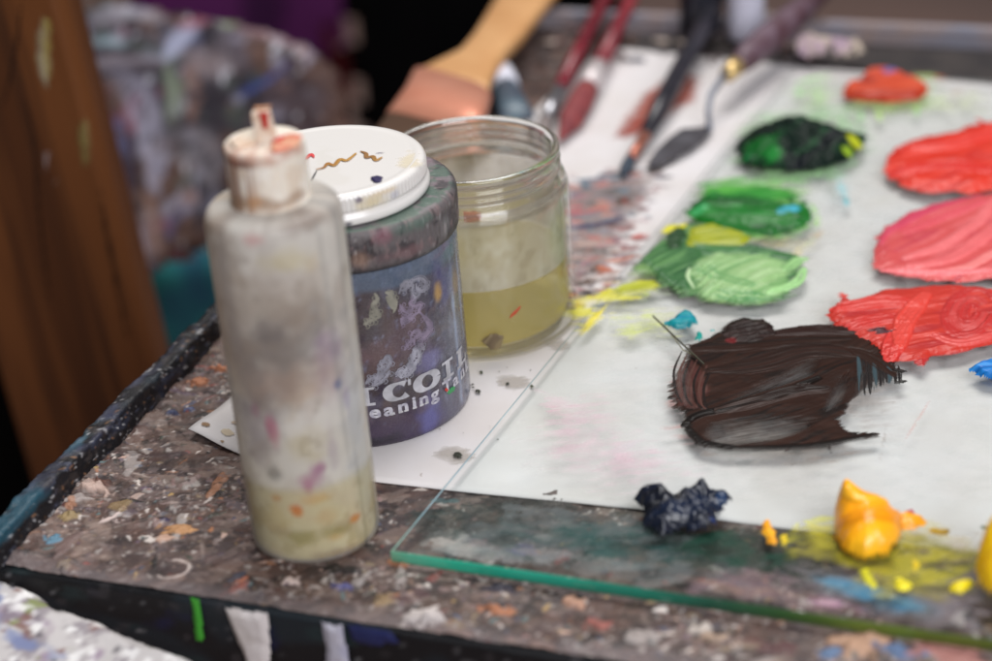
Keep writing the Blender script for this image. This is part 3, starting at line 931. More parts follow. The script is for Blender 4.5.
wash([(530, 520), (650, 530), (690, 560), (580, 560)], (46, 92, 90), .4, .006)
c.stroke([(818, 580), (860, 592), (928, 612)], .011, (70, 126, 156), h=.0001, gap=.28, cover=.8, col2=(96, 146, 170), soft=.009)
c.stroke([(800, 600), (835, 604), (862, 612)], .005, (206, 158, 146), h=.0001, gap=.1, cover=.75, col2=(190, 140, 190), soft=.006)
c.stroke([(784, 541), (805, 534), (832, 531)], .006, (196, 196, 50), h=.0002, gap=.35, cover=.7, soft=.005)
c.stroke([(800, 528), (825, 524), (845, 522)], .005, (206, 206, 90), h=.0002, gap=.25, cover=.7)
c.stroke([(910, 580), (960, 560), (985, 556)], .006, (180, 176, 70), h=.0002, gap=.45, cover=.6)
for a_, b_, w_, cc, cv in [((797, 84), (830, 74), .003, (140, 206, 110), .8), ((796, 88), (800, 98), .003, (150, 210, 130), .7), ((862, 110), (858, 126), .003, (150, 214, 130), .7), ((875, 108), (880, 122), .0035, (176, 216, 110), .7), ((915, 104), (917, 116), .003, (140, 210, 120), .7),
                           ((838, 180), (846, 206), .003, (150, 206, 214), .7), ((842, 196), (848, 206), .002, (60, 170, 180), .9), ((826, 176), (834, 200), .002, (150, 160, 150), .6), ((792, 258), (822, 232), .005, (206, 178, 140), .65), ((800, 250), (816, 238), .003, (190, 200, 150), .6), ((772, 246), (790, 238), .003, (206, 186, 150), .6),
                           ((700, 186), (765, 178), .008, (70, 150, 60), .85), ((765, 178), (806, 182), .007, (110, 180, 90), .8), ((812, 205), (818, 228), .003, (160, 206, 120), .8), ((905, 76), (945, 78), .003, (206, 84, 60), .8), ((950, 96), (965, 90), .004, (190, 170, 150), .6),
                           ((536, 390), (570, 410), .004, (214, 184, 196), .3), ((600, 460), (640, 440), .004, (214, 190, 206), .3), ((905, 440), (930, 400), .0008, (190, 130, 120), .5), ((880, 460), (885, 430), .001, (140, 130, 124), .6)]:
    c.stroke([a_, ((a_[0]+b_[0])/2+1, (a_[1]+b_[1])/2-1), b_], w_, cc, h=.00015, gap=.22, cover=cv, soft=w_*.8)
wash([(676, 232), (690, 190), (720, 176), (780, 172), (820, 186), (822, 236), (770, 250), (700, 246)], (104, 170, 84), .85, .012, .008, col2=[(84, 150, 70), (190, 210, 150)], dirpx=((690, 210), (800, 190)))
wash([(740, 112), (870, 100), (884, 150), (840, 186), (760, 186), (724, 160)], (150, 200, 140), .5, .012, .010)
wash([(860, 74), (940, 70), (950, 112), (880, 120), (840, 108)], (180, 214, 130), .45, .012, .008)
wash([(770, 520), (850, 512), (960, 520), (992, 560), (960, 606), (880, 606), (840, 575), (780, 560)], (196, 186, 50), .5, .012, .012, col2=[(120, 120, 40)], dirpx=((780, 540), (960, 580)))
wash([(540, 400), (620, 380), (650, 440), (700, 475), (600, 500), (520, 460)], (222, 176, 194), .3, .02, .015)
wash([(606, 300), (640, 262), (668, 250), (672, 296), (640, 300)], (150, 180, 110), .8, .012, .008)
wash([(740, 240), (800, 236), (826, 246), (806, 262), (760, 252)], (206, 196, 150), .5, .008, .006)
wash([(655, 405), (664, 372), (682, 350), (690, 420), (700, 455), (672, 440)], (170, 120, 116), .6, .010, .006)
wash([(690, 448), (830, 456), (890, 430), (900, 442), (836, 466), (700, 462)], (140, 124, 114), .5, .008, .006)
wash([(790, 386), (900, 372), (914, 400), (880, 440), (850, 430)], (150, 140, 134), .45, .012, .008)
pr_ = np.random.default_rng(14)
for t in range(150):
    x, y = pr_.uniform(430, 990), pr_.uniform(90, 600)
    if x < 400+(550-y)*.83+14: continue
    r = pr_.uniform(.6, 1.9)
    cc = [(90, 80, 78), (150, 110, 112), (110, 130, 120), (176, 150, 140), (60, 52, 50), (170, 60, 60)][t % 6]
    c.fill([(x+r*math.cos(a), y+r*.6*math.sin(a)) for a in np.linspace(0, 6.28, 8)[:-1]], cc, h=.0001, edge=.001, rag=.0006, soft=.0008, cover=.8, ridge=0)
c.patchy()
tag(c.mesh('film_and_haze', M_FILM, glass, film=True), kind='stuff')

# ================================================================== PAINT PILES ON THE GLASS
def pile(poly, seed, res=.00032, pad=.004):
    return Canvas(top, poly, res, pad, seed)


def done(cv, label, mat=M_OIL, cat='paint', group=None, name='paint_dab', hk=1.0):
    return tag(cv.mesh(name, mat, hk=hk, film=mat in (M_OILF, M_DARKF)), label, cat, group)


G = 'oil paint dabs on the glass palette'
# dark green
P = [(734, 152), (739, 140), (756, 130), (782, 124), (800, 122), (826, 128), (842, 133), (859, 134), (866, 143), (861, 155), (848, 163), (826, 170), (800, 173), (766, 172), (744, 166)]
c = pile(P, 60, .0004)
c.fill(P, (7, 25, 18), h=.0080, dome=True, rag=.004, lump=.0042, lscale=.011, ridge=.0003, rsize=.004, col2=[(16, 70, 34), (8, 14, 20)], streak=.9, dirpx=((740, 165), (800, 130)))
c.bump((800, 140), .010, .003).bump((836, 150), .008, .003).bump((762, 158), .010, .001, (14, 84, 30)).bump((772, 166), .006, .001, (20, 110, 40))
c.bump((856, 153), .0055, .001, (176, 186, 40)).bump((848, 160), .003, .0005, (130, 160, 40)).bump((744, 163), .004, 0, (30, 120, 60))
done(c, 'mound of very dark green, almost black paint with a yellow fleck', M_DARKOIL, group=G)
# red-orange at the back
P = [(841, 93), (846, 85), (860, 84), (863, 74), (876, 71), (897, 74), (914, 82), (928, 85), (929, 95), (918, 101), (890, 104), (860, 102), (843, 100)]
c = pile(P, 61, .0005)
c.fill(P, (188, 62, 30), h=.004, edge=.004, rag=.001, ridge=.0007, rsize=.003, col2=[(206, 82, 44), (150, 40, 24)], dirpx=((842, 98), (928, 92)))
c.bump((890, 78), .005, .001, (96, 88, 150)).bump((866, 88), .006, 0, (150, 40, 24))
done(c, 'small burnt orange dab at the back of the glass', group=G)
# mid green
P = [(684, 216), (690, 205), (704, 196), (716, 191), (724, 196), (745, 196), (770, 200), (788, 205), (790, 197), (794, 204), (806, 202), (813, 212), (815, 222), (800, 230), (772, 238), (745, 234), (720, 230), (702, 224)]
c = pile(P, 62, .00036)
c.fill([(690, 212), (702, 186), (716, 180), (770, 186), (800, 190), (806, 202), (740, 205)], (44, 132, 44), h=.0006, edge=.002, rag=.004, soft=.006, ridge=.0003, col2=(96, 172, 70), dirpx=((690, 200), (800, 190)))
c.fill(P, (14, 98, 26), h=.0045, edge=.009, rag=.0026, ridge=.0005, rsize=.0018, soft=.002, lump=.0022, lscale=.012, col2=[(28, 130, 44), (10, 72, 24)], streak=.8, dirpx=((690, 215), (812, 222)))
c.stroke([(700, 220), (745, 226), (800, 226)], .004, (16, 104, 28), h=.002, ridge=.6, keep=.7)
c.bump((791, 215), .0045, .0006, (60, 160, 180)).bump((782, 218), .003, .0006, (40, 140, 150)).bump((700, 214), .005, 0, (54, 150, 84))
done(c, 'bright mid green dab between the dark green mound and pale green one', M_OILF, group=G, hk=.7)
# pale green with dark green and olive around it
P = [(626, 272), (634, 262), (650, 250), (662, 236), (668, 228), (690, 222), (714, 226), (742, 234), (752, 246), (780, 250), (803, 256), (806, 268), (800, 285), (788, 302), (760, 308), (720, 307), (692, 300), (664, 290), (648, 278)]
c = pile(P, 63, .00034)
c.fill(P, (84, 124, 74), h=.0012, edge=.006, rag=.004, soft=.005, ridge=.0004, rsize=.0016, col2=[(58, 110, 58), (112, 146, 84)], streak=.9, dirpx=((630, 275), (770, 250)))
c.fill([(636, 262), (660, 240), (690, 234), (712, 250), (700, 270), (692, 296), (666, 288), (652, 276)], (50, 98, 52), h=.0022, edge=.004, rag=.002, ridge=.0006, col2=[(36, 80, 44), (90, 136, 78)], streak=.8, dirpx=((640, 270), (700, 240)), soft=.003)
c.fill([(662, 246), (667, 230), (684, 226), (690, 238), (682, 252), (668, 254)], (34, 66, 34), h=.0025, edge=.004, rag=.001, soft=.002, ridge=.0003)
c.fill([(686, 250), (690, 230), (712, 224), (740, 232), (752, 238), (744, 245), (715, 249)], (150, 156, 26), h=.002, edge=.003, rag=.001, ridge=.0007, rsize=.0014, col2=[(120, 134, 30), (176, 176, 50)], dirpx=((690, 245), (750, 236)))
c.fill([(660, 233), (666, 226), (688, 224), (684, 230), (668, 234)], (206, 200, 30), h=.0014, edge=.002, rag=.0006, ridge=.0003)
c.fill([(690, 246), (755, 246), (802, 256), (800, 264), (740, 256), (700, 258)], (40, 92, 46), h=.0014, edge=.003, rag=.0016, ridge=.0006, col2=[(80, 130, 74)], soft=.002, dirpx=((690, 248), (800, 258)))
c.fill([(688, 278), (694, 264), (712, 255), (740, 254), (768, 256), (786, 264), (792, 276), (786, 296), (758, 306), (722, 305), (698, 298)], (140, 176, 118), h=.0046, edge=.012, rag=.003, soft=.004, ridge=.0005, rsize=.0016, col2=[(160, 190, 138), (104, 150, 92)], streak=.8, dirpx=((700, 296), (780, 262)), bend=3, lump=.0006)
c.stroke([(690, 272), (688, 280), (694, 290)], .0010, (180, 206, 160), h=.0012, keep=.6, gap=.2)
c.stroke([(786, 272), (798, 262), (806, 260)], .003, (140, 184, 120), h=.0012, gap=.2, keep=.5)
c.stroke([(770, 296), (796, 284), (804, 270)], .0026, (150, 196, 130), h=.0012, gap=.25, keep=.5)
c.stroke([(716, 296), (740, 301), (768, 300)], .005, (84, 138, 82), h=.0004, gap=.42, keep=.95, soft=.003)
c.stroke([(700, 270), (720, 285), (750, 292)], .006, (104, 152, 94), h=.0003, gap=.45, keep=.95, soft=.003)
done(c, 'pale green dab mixed with dark green and olive streaks near the glass edge', M_OILF, group=G, hk=.7)
# olive smear on the glass edge
P = [(608, 292), (622, 283), (640, 279), (656, 279), (663, 287), (655, 292), (632, 294), (616, 300)]
c = pile(P, 64, .0004)
c.fill(P, (176, 178, 40), h=.0008, edge=.003, soft=.004, rag=.0026, ridge=.0005, col2=[(150, 158, 30), (206, 206, 80)], dirpx=((610, 296), (660, 284)))
done(c, 'thin olive yellow smear crossing the left edge of the glass', M_OILF, group=G)
P = [(574, 338), (584, 320), (602, 306), (612, 300), (606, 316), (596, 328), (584, 336)]
c = pile(P, 65, .0004)
c.fill(P, (232, 214, 30), h=.0005, edge=.002, soft=.004, rag=.0026, ridge=.0005, col2=[(214, 206, 110), (240, 224, 60)], dirpx=((578, 335), (608, 304)))
done(c, 'bright lemon yellow scrape at the glass edge beside the clear jar', M_OILF, group=G)
# scarlet
P = [(882, 168), (888, 154), (902, 144), (926, 136), (955, 132), (964, 126), (975, 124), (972, 116), (990, 122), (1030, 116), (1060, 130), (1060, 190), (1030, 202), (992, 192), (968, 196), (955, 192), (930, 195), (905, 189), (888, 179)]
c = pile(P, 66, .0005)
c.fill(P, (204, 44, 24), h=.0052, edge=.011, rag=.0028, soft=.0018, ridge=.0006, rsize=.0026, lump=.0028, lscale=.018, col2=[(210, 60, 46), (180, 30, 27)], streak=.8, dirpx=((888, 172), (1000, 150)), bend=1.5)
c.stroke([(900, 150), (950, 150), (1010, 132)], .006, (208, 54, 44), h=.0022, keep=.7)
c.stroke([(895, 176), (945, 172), (1020, 176)], .006, (202, 42, 34), h=.002, keep=.7)
done(c, 'vivid scarlet red dab, the rearmost of the three big red dabs', M_OILF, group=G, hk=.52)
# pink
P = [(871, 251), (876, 242), (872, 238), (882, 232), (880, 226), (892, 224), (905, 214), (930, 206), (960, 200), (1000, 192), (1060, 186), (1060, 280), (1030, 285), (992, 280), (960, 284), (925, 281), (895, 276), (875, 269)]
c = pile(P, 67, .0004)
c.fill(P, (198, 76, 76), h=.0038, edge=.008, rag=.0024, soft=.0016, ridge=.0004, rsize=.0015, lump=.0018, lscale=.016, col2=[(208, 98, 100), (180, 56, 72)], streak=.7, dirpx=((880, 262), (1000, 215)), bend=2.0)
c.fill([(872, 246), (880, 230), (905, 214), (940, 203), (992, 193), (985, 200), (930, 220), (892, 240), (884, 250)], (194, 58, 90), h=.0038, edge=.003, rag=.0012, ridge=.0008, soft=.004, alpha=.8, keep=.1, col2=[(206, 84, 110)], dirpx=((875, 250), (990, 196)))
c.stroke([(905, 262), (940, 250), (975, 228), (992, 205)], .0035, (216, 104, 106), h=.0014, keep=.9, rsize=.0009)
c.stroke([(910, 272), (950, 262), (985, 240), (1010, 215)], .004, (214, 98, 100), h=.0015, keep=.9, rsize=.0009)
c.stroke([(935, 276), (968, 270), (1000, 252)], .003, (226, 124, 122), h=.0013, keep=.9, rsize=.0008)
c.stroke([(882, 272), (930, 276), (990, 274)], .0024, (222, 108, 112), h=.0016, keep=.6, rsize=.0009)
c.stroke([(905, 236), (940, 222), (985, 206)], .004, (206, 78, 88), h=.001, keep=.9, rsize=.0009)
done(c, 'dusty pink paint smear between the scarlet and crimson dabs', M_OILF, group=G, hk=.52)
# crimson, front
P = [(824, 316), (832, 308), (838, 306), (841, 292), (850, 300), (868, 296), (880, 290), (915, 287), (960, 285), (1000, 290), (1060, 288), (1060, 340), (992, 346), (960, 354), (934, 358), (924, 369), (912, 362), (896, 363), (882, 356), (870, 346), (850, 336), (834, 328)]
c = pile(P, 68, .00034)
c.fill(P, (184, 44, 32), h=.0034, edge=.006, rag=.0024, soft=.0014, ridge=.0004, rsize=.0014, lump=.0018, lscale=.014, col2=[(206, 66, 56), (160, 30, 36)], streak=.7, dirpx=((830, 322), (960, 300)))
c.stroke([(836, 312), (880, 306), (915, 308)], .0055, (194, 46, 38), h=.0016, keep=.8, edge_h=.0006)
c.stroke([(850, 330), (885, 322), (905, 326)], .005, (186, 40, 34), h=.0016, keep=.8, edge_h=.0006)
c.stroke([(905, 330), (895, 345), (890, 360)], .005, (196, 50, 44), h=.0018, keep=.8, edge_h=.0005)
c.stroke([(925, 300), (905, 325), (900, 350)], .0045, (206, 64, 54), h=.0014, keep=.9, edge_h=.0006, rsize=.0008)
for kx, ky in ((24, 22), (15, 14), (7, 7)):
    c.stroke([(970+kx*math.cos(a), 316+ky*math.sin(a)-.25*kx*math.cos(a)) for a in np.linspace(.4, 5.9, 26)], .0028, (180, 42, 40) if kx != 15 else (188, 60, 58), h=.0012, keep=.8, rsize=.0007, ridge=.8)
c.stroke([(935, 340), (960, 346), (1000, 336)], .003, (200, 70, 66), h=.0012, keep=.8)
c.fill([(866, 334), (884, 330), (896, 336), (880, 340)], (70, 28, 36), h=.003, edge=.002, rag=.0014, soft=.001, ridge=.0004)
done(c, 'crimson red smear nearest the dark brown paint', M_OILF, group=G, hk=.52)
# dark brown, the large scraped one
BR, BK = (40, 21, 14), (18, 12, 10)
P = [(669, 392), (673, 376), (684, 360), (683, 344), (696, 342), (708, 338), (722, 326), (735, 319), (752, 318), (766, 320), (776, 329), (810, 327), (850, 326), (868, 338), (884, 348), (896, 362), (898, 378), (872, 384), (852, 404), (842, 420), (852, 432), (880, 432), (884, 438), (850, 444), (832, 447), (832, 456), (826, 448), (800, 452), (760, 452), (722, 452), (694, 444), (682, 430), (684, 418), (672, 408)]
c = pile(P + [(908, 360), (905, 410), (656, 316)], 69, .0003)
c.fill(P, BR, h=.0013, edge=.003, rag=.0024, soft=.0022, ridge=.0001, rsize=.0009, lump=.0007, lscale=.010, col2=[BK, (50, 28, 20)], streak=.8, dirpx=((680, 410), (860, 340)), bend=-1)
# reddish, combed left end
c.fill([(668, 395), (674, 374), (690, 356), (704, 372), (712, 392), (700, 412), (676, 408)], (74, 40, 36), h=.001, edge=.002, rag=.0016, ridge=.0009, rsize=.0010, col2=[(44, 26, 22), (110, 78, 72)], soft=.003, dirpx=((690, 358), (682, 410)), keep=.2)
for k_ in range(7):
    x = 676+k_*5
    c.stroke([(x+6, 352+k_*3), (x-2, 372+k_*3), (x, 392+k_*2.5), (x+6, 404+k_*1.5)], .0007, (80, 52, 46) if k_ % 2 else (30, 20, 18), h=.0009, keep=.6, rsize=.0004)
# scraped bands: the paint is thin there and the white below shows through
c.thin([(716, 414), (745, 402), (790, 388), (816, 378), (830, 354), (815, 350), (780, 372), (735, 394)], .52, .0050, .0016, ((725, 408), (825, 362)))
c.thin([(698, 438), (706, 422), (740, 416), (790, 414), (822, 418), (816, 432), (780, 444), (735, 450), (712, 448)], .46, .0055, .0016, ((705, 440), (815, 420)))
c.thin([(820, 406), (838, 376), (852, 370), (850, 394), (836, 412), (822, 418)], .55, .0035, .0016, ((824, 410), (846, 376)), .0009)
c.thin([(860, 350), (884, 352), (900, 370), (898, 382), (872, 388), (856, 400), (846, 412), (850, 380)], .62, .006, .003, ((866, 352), (862, 400)), .0012)
c.thin([(668, 395), (672, 374), (688, 356), (698, 372), (700, 412), (676, 410)], .72, .006, .003, ((690, 358), (682, 410)), .0012)
# thick dark ridges pushed up by the knife
c.stroke([(684, 426), (700, 416), (745, 406), (790, 392), (818, 380)], .0034, BK, h=.0026, ridge=.4, keep=.2, rsize=.0011, soft=.0012)
c.fill([(682, 420), (692, 414), (694, 428), (706, 440), (740, 446), (800, 444), (850, 437), (878, 432), (884, 438), (850, 444), (832, 448), (800, 452), (760, 453), (722, 453), (694, 446), (682, 432)], BK, h=.0012, edge=.0015, rag=.0012, soft=.0022, ridge=.0001, keep=.3, dirpx=((690, 440), (880, 436)))
c.stroke([(720, 412), (760, 402), (800, 392), (826, 390)], .0042, (34, 23, 20), h=.0022, ridge=.8, keep=.5, rsize=.0010, col2=(66, 52, 48), gap=.2)
c.stroke([(690, 350), (740, 346), (800, 340), (850, 340)], .008, BR, h=.0011, ridge=.25, taper=.7, soft=.002, keep=.5, rsize=.0008, col2=BK)
c.stroke([(710, 372), (760, 366), (810, 352), (860, 356)], .008, (36, 21, 16), h=.0010, ridge=.25, taper=.6, soft=.002, keep=.5, rsize=.0007, col2=(50, 29, 23))
c.stroke([(776, 334), (820, 331), (858, 332)], .005, (40, 20, 16), h=.0018, ridge=.35, keep=.5, rsize=.0008)
# lump at the top
c.fill([(720, 334), (730, 322), (742, 318), (762, 319), (774, 326), (776, 336), (756, 342), (734, 344)], (36, 24, 22), h=.0030, edge=.005, rag=.0018, ridge=.0008, rsize=.0009, lump=.0018, lscale=.004, col2=[BK, (62, 48, 46)], dirpx=((725, 335), (775, 325)), keep=.2)
c.bump((731, 342), .003, .0003, (96, 28, 30))
# dry brush teeth at the right
for k_ in range(9):
    x = 862+k_*5
    c.stroke([(x-4, 356+k_*1.2), (x-2, 376), (x-2, 398-k_*1.5)], .0011, (30, 26, 26) if k_ % 3 else (54, 70, 76), h=.0007, dry=.5, gap=.12, keep=.3, rsize=.0005, taper=.6)
c.stroke([(850, 350), (874, 360), (894, 376)], .004, BR, h=.0006, gap=.3, soft=.001, taper=.6, keep=.3, rsize=.0008)
c.stroke([(893, 371), (906, 373)], .0012, BK, h=.0016, gap=.2); c.stroke([(896, 384), (906, 382)], .0012, BK, h=.0014, gap=.2)
done(c, 'large scraped pile of dark brown paint in the middle of the glass', M_DARKF, group=G, hk=.42)
# navy pile, front
P = [(634, 506), (642, 498), (660, 499), (680, 503), (700, 498), (722, 500), (730, 506), (722, 518), (716, 532), (702, 538), (682, 535), (662, 540), (642, 531), (646, 518)]
c = pile(P, 70, .0003)
c.fill(P, (18, 24, 40), h=.0075, dome=True, rag=.0018, lump=.0042, lscale=.006, ridge=.0006, col2=[(26, 38, 62), (12, 14, 22)], streak=.8)
for x, y, r, h in [(648, 508, .003, .003), (662, 508, .0025, .0035), (702, 507, .0022, .0045), (724, 509, .003, .003), (684, 514, .004, .002), (676, 526, .004, .002), (704, 526, .004, .002)]:
    c.bump((x, y), r, h)
c.bump((714, 530), .002, .0004, (36, 60, 116)).bump((722, 512), .0025, .0002, (30, 52, 84))
done(c, 'small rough pile of navy blue black paint near the front of the glass', M_WET, group=G)
# big yellow squeeze
P = [(832, 522), (836, 514), (850, 511), (872, 510), (888, 514), (893, 522), (902, 530), (901, 544), (888, 560), (866, 565), (846, 560), (835, 546)]
c = pile(P + [(930, 520)], 71, .0003, .004)
c.fill([(890, 520), (904, 516), (922, 518), (930, 524), (916, 530), (896, 533)], (236, 160, 24), h=.0035, edge=.004, rag=.001, ridge=.0005, lump=.0008)
c.fill(P, (248, 172, 18), h=.0125, dome=True, rag=.0008, lump=.0014, lscale=.012, ridge=.0007, rsize=.005, rlen=6, col2=[(250, 190, 36), (242, 152, 12)], streak=.6, dirpx=((836, 545), (898, 530)))
c.bump((846, 524), .0045, .0055).bump((843, 520), .0022, .0035)
c.stroke([(836, 540), (862, 548), (892, 540), (900, 530)], .0022, (234, 146, 12), h=.0012, keep=1.0, ridge=.2)
c.stroke([(842, 526), (862, 534), (886, 526)], .002, (244, 176, 36), h=.0013, keep=1.0, ridge=.2)
done(c, 'tall pointed squeeze of warm golden yellow paint on the glass', M_WET, group=G)
# second yellow at the frame edge
P = [(974, 596), (976, 580), (982, 566), (992, 556), (1010, 552), (1040, 560), (1045, 595), (1020, 608), (990, 604)]
c = pile(P, 72, .0004)
c.fill(P, (244, 192, 18), h=.013, dome=True, rag=.001, lump=.002, lscale=.012, ridge=.0006, rsize=.005, rlen=6, col2=[(246, 210, 40), (232, 170, 10)])
c.bump((1004, 572), .012, .008).bump((988, 574), .006, .005)
done(c, 'lemon yellow squeeze of paint cut by the right picture edge', M_WET, group=G)
# small yellow bits
def bit(pts, seed, col, h, label, col2=None, group=None, mat=M_OIL):
    c_ = pile(pts, seed, .00035)
    c_.fill(pts, col, h=h, edge=.0025, rag=.0012, ridge=.0004, lump=.0006, col2=col2)
    return done(c_, label, mat, group=group)


def ring(x, y, rx, ry, a0=0.0, seed=0):
    r_ = np.random.default_rng(seed)
    return [(x+rx*r_.uniform(.75, 1.2)*math.cos(a), y+ry*r_.uniform(.75, 1.2)*math.sin(a)+a0*math.cos(a)) for a in np.linspace(0, 6.28, 11)[:-1]]


bit([(761, 532), (764, 519), (770, 520), (778, 538), (776, 547), (768, 545)], 73, (240, 164, 30), .002, 'small orange yellow crumb of paint left of the tall yellow squeeze', (246, 190, 50))
bit(ring(784, 541, 5, 6, 0, 2), 74, (206, 180, 30), .0012, 'tiny mustard yellow dab between orange crumb and tall yellow squeeze')
bit([(858, 572), (866, 570), (880, 588), (872, 590), (862, 580)], 75, (196, 190, 30), .001, 'short greenish yellow dash below the tall yellow squeeze')
bit(ring(902, 586, 10, 8, 1, 5), 76, (220, 206, 30), .0014, 'round lemon dab right below the tall yellow squeeze', (236, 224, 60))
bit(ring(915, 566, 5, 7, 0, 6), 77, (206, 180, 36), .001, 'small mustard fleck above the round lemon dab')
bit(ring(961, 588, 13, 7, -2, 7), 78, (226, 206, 24), .002, 'flat lemon dab beside the yellow squeeze at the picture edge', (236, 220, 60))
bit(ring(938, 532, 14, 4, 1, 8), 79, (150, 120, 30), .001, 'thin ochre smear right of the tall yellow squeeze', (200, 160, 40))
bit(ring(985, 528, 8, 2.5, 0, 9), 80, (70, 90, 44), .001, 'thin dark green smear near the right picture edge')
bit(ring(913, 513, 7, 2.5, 0, 10), 81, (170, 70, 80), .0006, 'faint rose fleck behind the tall yellow squeeze')
bit([(969, 371), (976, 366), (1000, 360), (1040, 362), (1040, 384), (1000, 384), (978, 379)], 82, (24, 116, 194), .003, 'bright sky blue dab at the right edge of the glass', [(60, 150, 216), (14, 84, 160)], G)
bit([(663, 326), (674, 322), (678, 315), (684, 312), (694, 314), (697, 326), (688, 330), (674, 330)], 83, (16, 136, 146), .0026, 'small turquoise dab just behind the brown paint', [(30, 90, 170), (10, 110, 110)], G)
bit(ring(699, 338, 4, 5, 0, 12), 84, (20, 140, 130), .0012, 'tiny turquoise crumb touching the brown paint')
bit(ring(712, 331, 3, 2, 0, 13), 85, (24, 150, 150), .0008, 'tiniest turquoise speck right of the turquoise dab')
# stray brush hairs
tube('brush_hair', [at(653, 316, ZT+.0035), at(676, 338, ZT+.0035), at(704, 364, ZT+.002)], [.00035, .0004, .0003], plain_mat('hair_dark', (58, 56, 40), .5))
tag(bpy.data.objects['brush_hair'], 'single dark bristle stuck in the left end of brown paint', 'bristle')
tube('brush_hair', [at(668, 330, ZT+.001), at(683, 350, ZT+.0015), at(696, 356, ZT+.002)], [.0002, .00025, .0002], plain_mat('hair_pale', (150, 146, 120), .5))
tag(bpy.data.objects['brush_hair.001'], 'short pale bristle lying close under the dark bristle', 'bristle')

# ================================================================== PLASTIC BOTTLE
bx, by, bR = -.06815, .5598, .02232
bottle = empty('squeeze_bottle', (bx, by, .001))
tag(bottle, 'cloudy stained plastic squeeze bottle with white nozzle cap, standing at the front left', 'bottle')


def bottle_col(T, z, r):
    x = T*bR
    c = messy(x, z, (228, 223, 215), [((208, 201, 194), .02, .5, .7, 1), ((222, 218, 212), .012, .56, .6, 1), ((170, 160, 150), .006, .62, .5, 1), ((214, 196, 170), .015, .6, .5, 1)], 300)
    sp_ = [(6, .083, .017, .014, (112, 106, 106), .7), (-18, .078, .014, .02, (136, 124, 118), .6), (22, .092, .010, .010, (140, 130, 126), .45), (-30, .068, .010, .012, (122, 112, 114), .65), (-36, .05, .007, .012, (134, 120, 130), .6),
           (0, .098, .02, .01, (168, 150, 132), .5), (38, .076, .006, .012, (176, 150, 180), .5), (10, .070, .016, .008, (186, 160, 144), .5), (-20, .054, .0022, .005, (190, 110, 136), .7), (18, .0385, .002, .002, (170, 104, 150), .7), (-34, .06, .002, .003, (170, 120, 140), .5), (52, .058, .0015, .006, (150, 120, 170), .5), (30, .045, .002, .008, (170, 150, 170), .4), (-6, .088, .006, .006, (90, 84, 88), .5),
           (8, .047, .007, .007, (206, 192, 150), .45), (13, .036, .0025, .004, (176, 116, 156), .6), (5, .032, .003, .004, (180, 110, 150), .75), (-22, .036, .003, .003, (130, 130, 130), .7), (44, .066, .0015, .002, (70, 90, 150), .8),
           (60, .05, .006, .03, (190, 196, 206), .5), (-50, .1, .01, .03, (186, 170, 156), .5), (-8, .022, .0018, .0022, (214, 70, 44), 1), (-25, .027, .0022, .0014, (196, 110, 70), .7), (12, .026, .006, .002, (214, 160, 110), .6),
           (44, .014, .0022, .0012, (226, 100, 44), 1), (22, .010, .004, .002, (206, 150, 90), .8), (28, .012, .006, .0025, (112, 108, 84), .85), (-8, .011, .006, .003, (118, 112, 86), .8), (16, .018, .003, .003, (200, 150, 120), .4), (22, .0035, .008, .0015, (130, 100, 130), .7),
           (-12, .122, .004, .002, (214, 150, 150), .6), (12, .114, .01, .004, (214, 200, 150), .5), (40, .1245, .014, .003, (120, 96, 84), .7), (-60, .123, .01, .004, (150, 120, 96), .6), (-45, .1, .003, .03, (150, 140, 140), .4)]
    for i_, (th, zz, rt, rz, cc, st) in enumerate(sp_):
        c = spot(c, T, z, th, zz, rt, rz, cc, st, bR, 400+i_)
    # vertical streaks on the right flank
    w = (sstep(.5, .7, vnoise(T*14, z/.08, 71))*sstep(math.radians(28), math.radians(55), T)*.45)[..., None]
    c = c*(1-w) + lin((140, 140, 140))*w
    return c


def bottle_cov(T, z, r):
    x = T*bR
    g = .86 + .08*sstep(.4, .6, fbm(x/.015, z/.015, 411, 3)) 
    low = sstep(.033, .028, z)
    return np.clip(g - .42*low, 0, 1)


prof = [(0, .0002), (.0208, .0002), (.0217, .0006), (.0222, .0016), (.02232, .004), (.02232, .1185), (.0221, .1215), (.0212, .124), (.0196, .1255), (.0165, .1262), (.0128, .1265), (.0118, .127), (.0118, .132)]
lathe('bottle_body', prof, bx, by, bottle_col, bottle_mat(), bottle, nseg=224, step=.0011, coverfn=bottle_cov, z0=0,
      disp=lambda T, z, r, I: .00015*(fbm(T*3, z/.02, 9, 3)-.5)*(r > .02))
lathe('solvent', [(0, .0009), (.0204, .0009), (.0212, .0020), (.0213, .008), (.0212, .0305), (.0205, .0308), (0, .0308)], bx, by,
      lambda T, z, r: messy(T*.02, z, (206, 193, 126), [((192, 178, 110), .012, .5, .6, 1), ((196, 170, 100), .006, .62, .5, 1)], 33), vcol_mat('milky_yellow_liquid', .4, .3), bottle, nseg=96, step=.002)


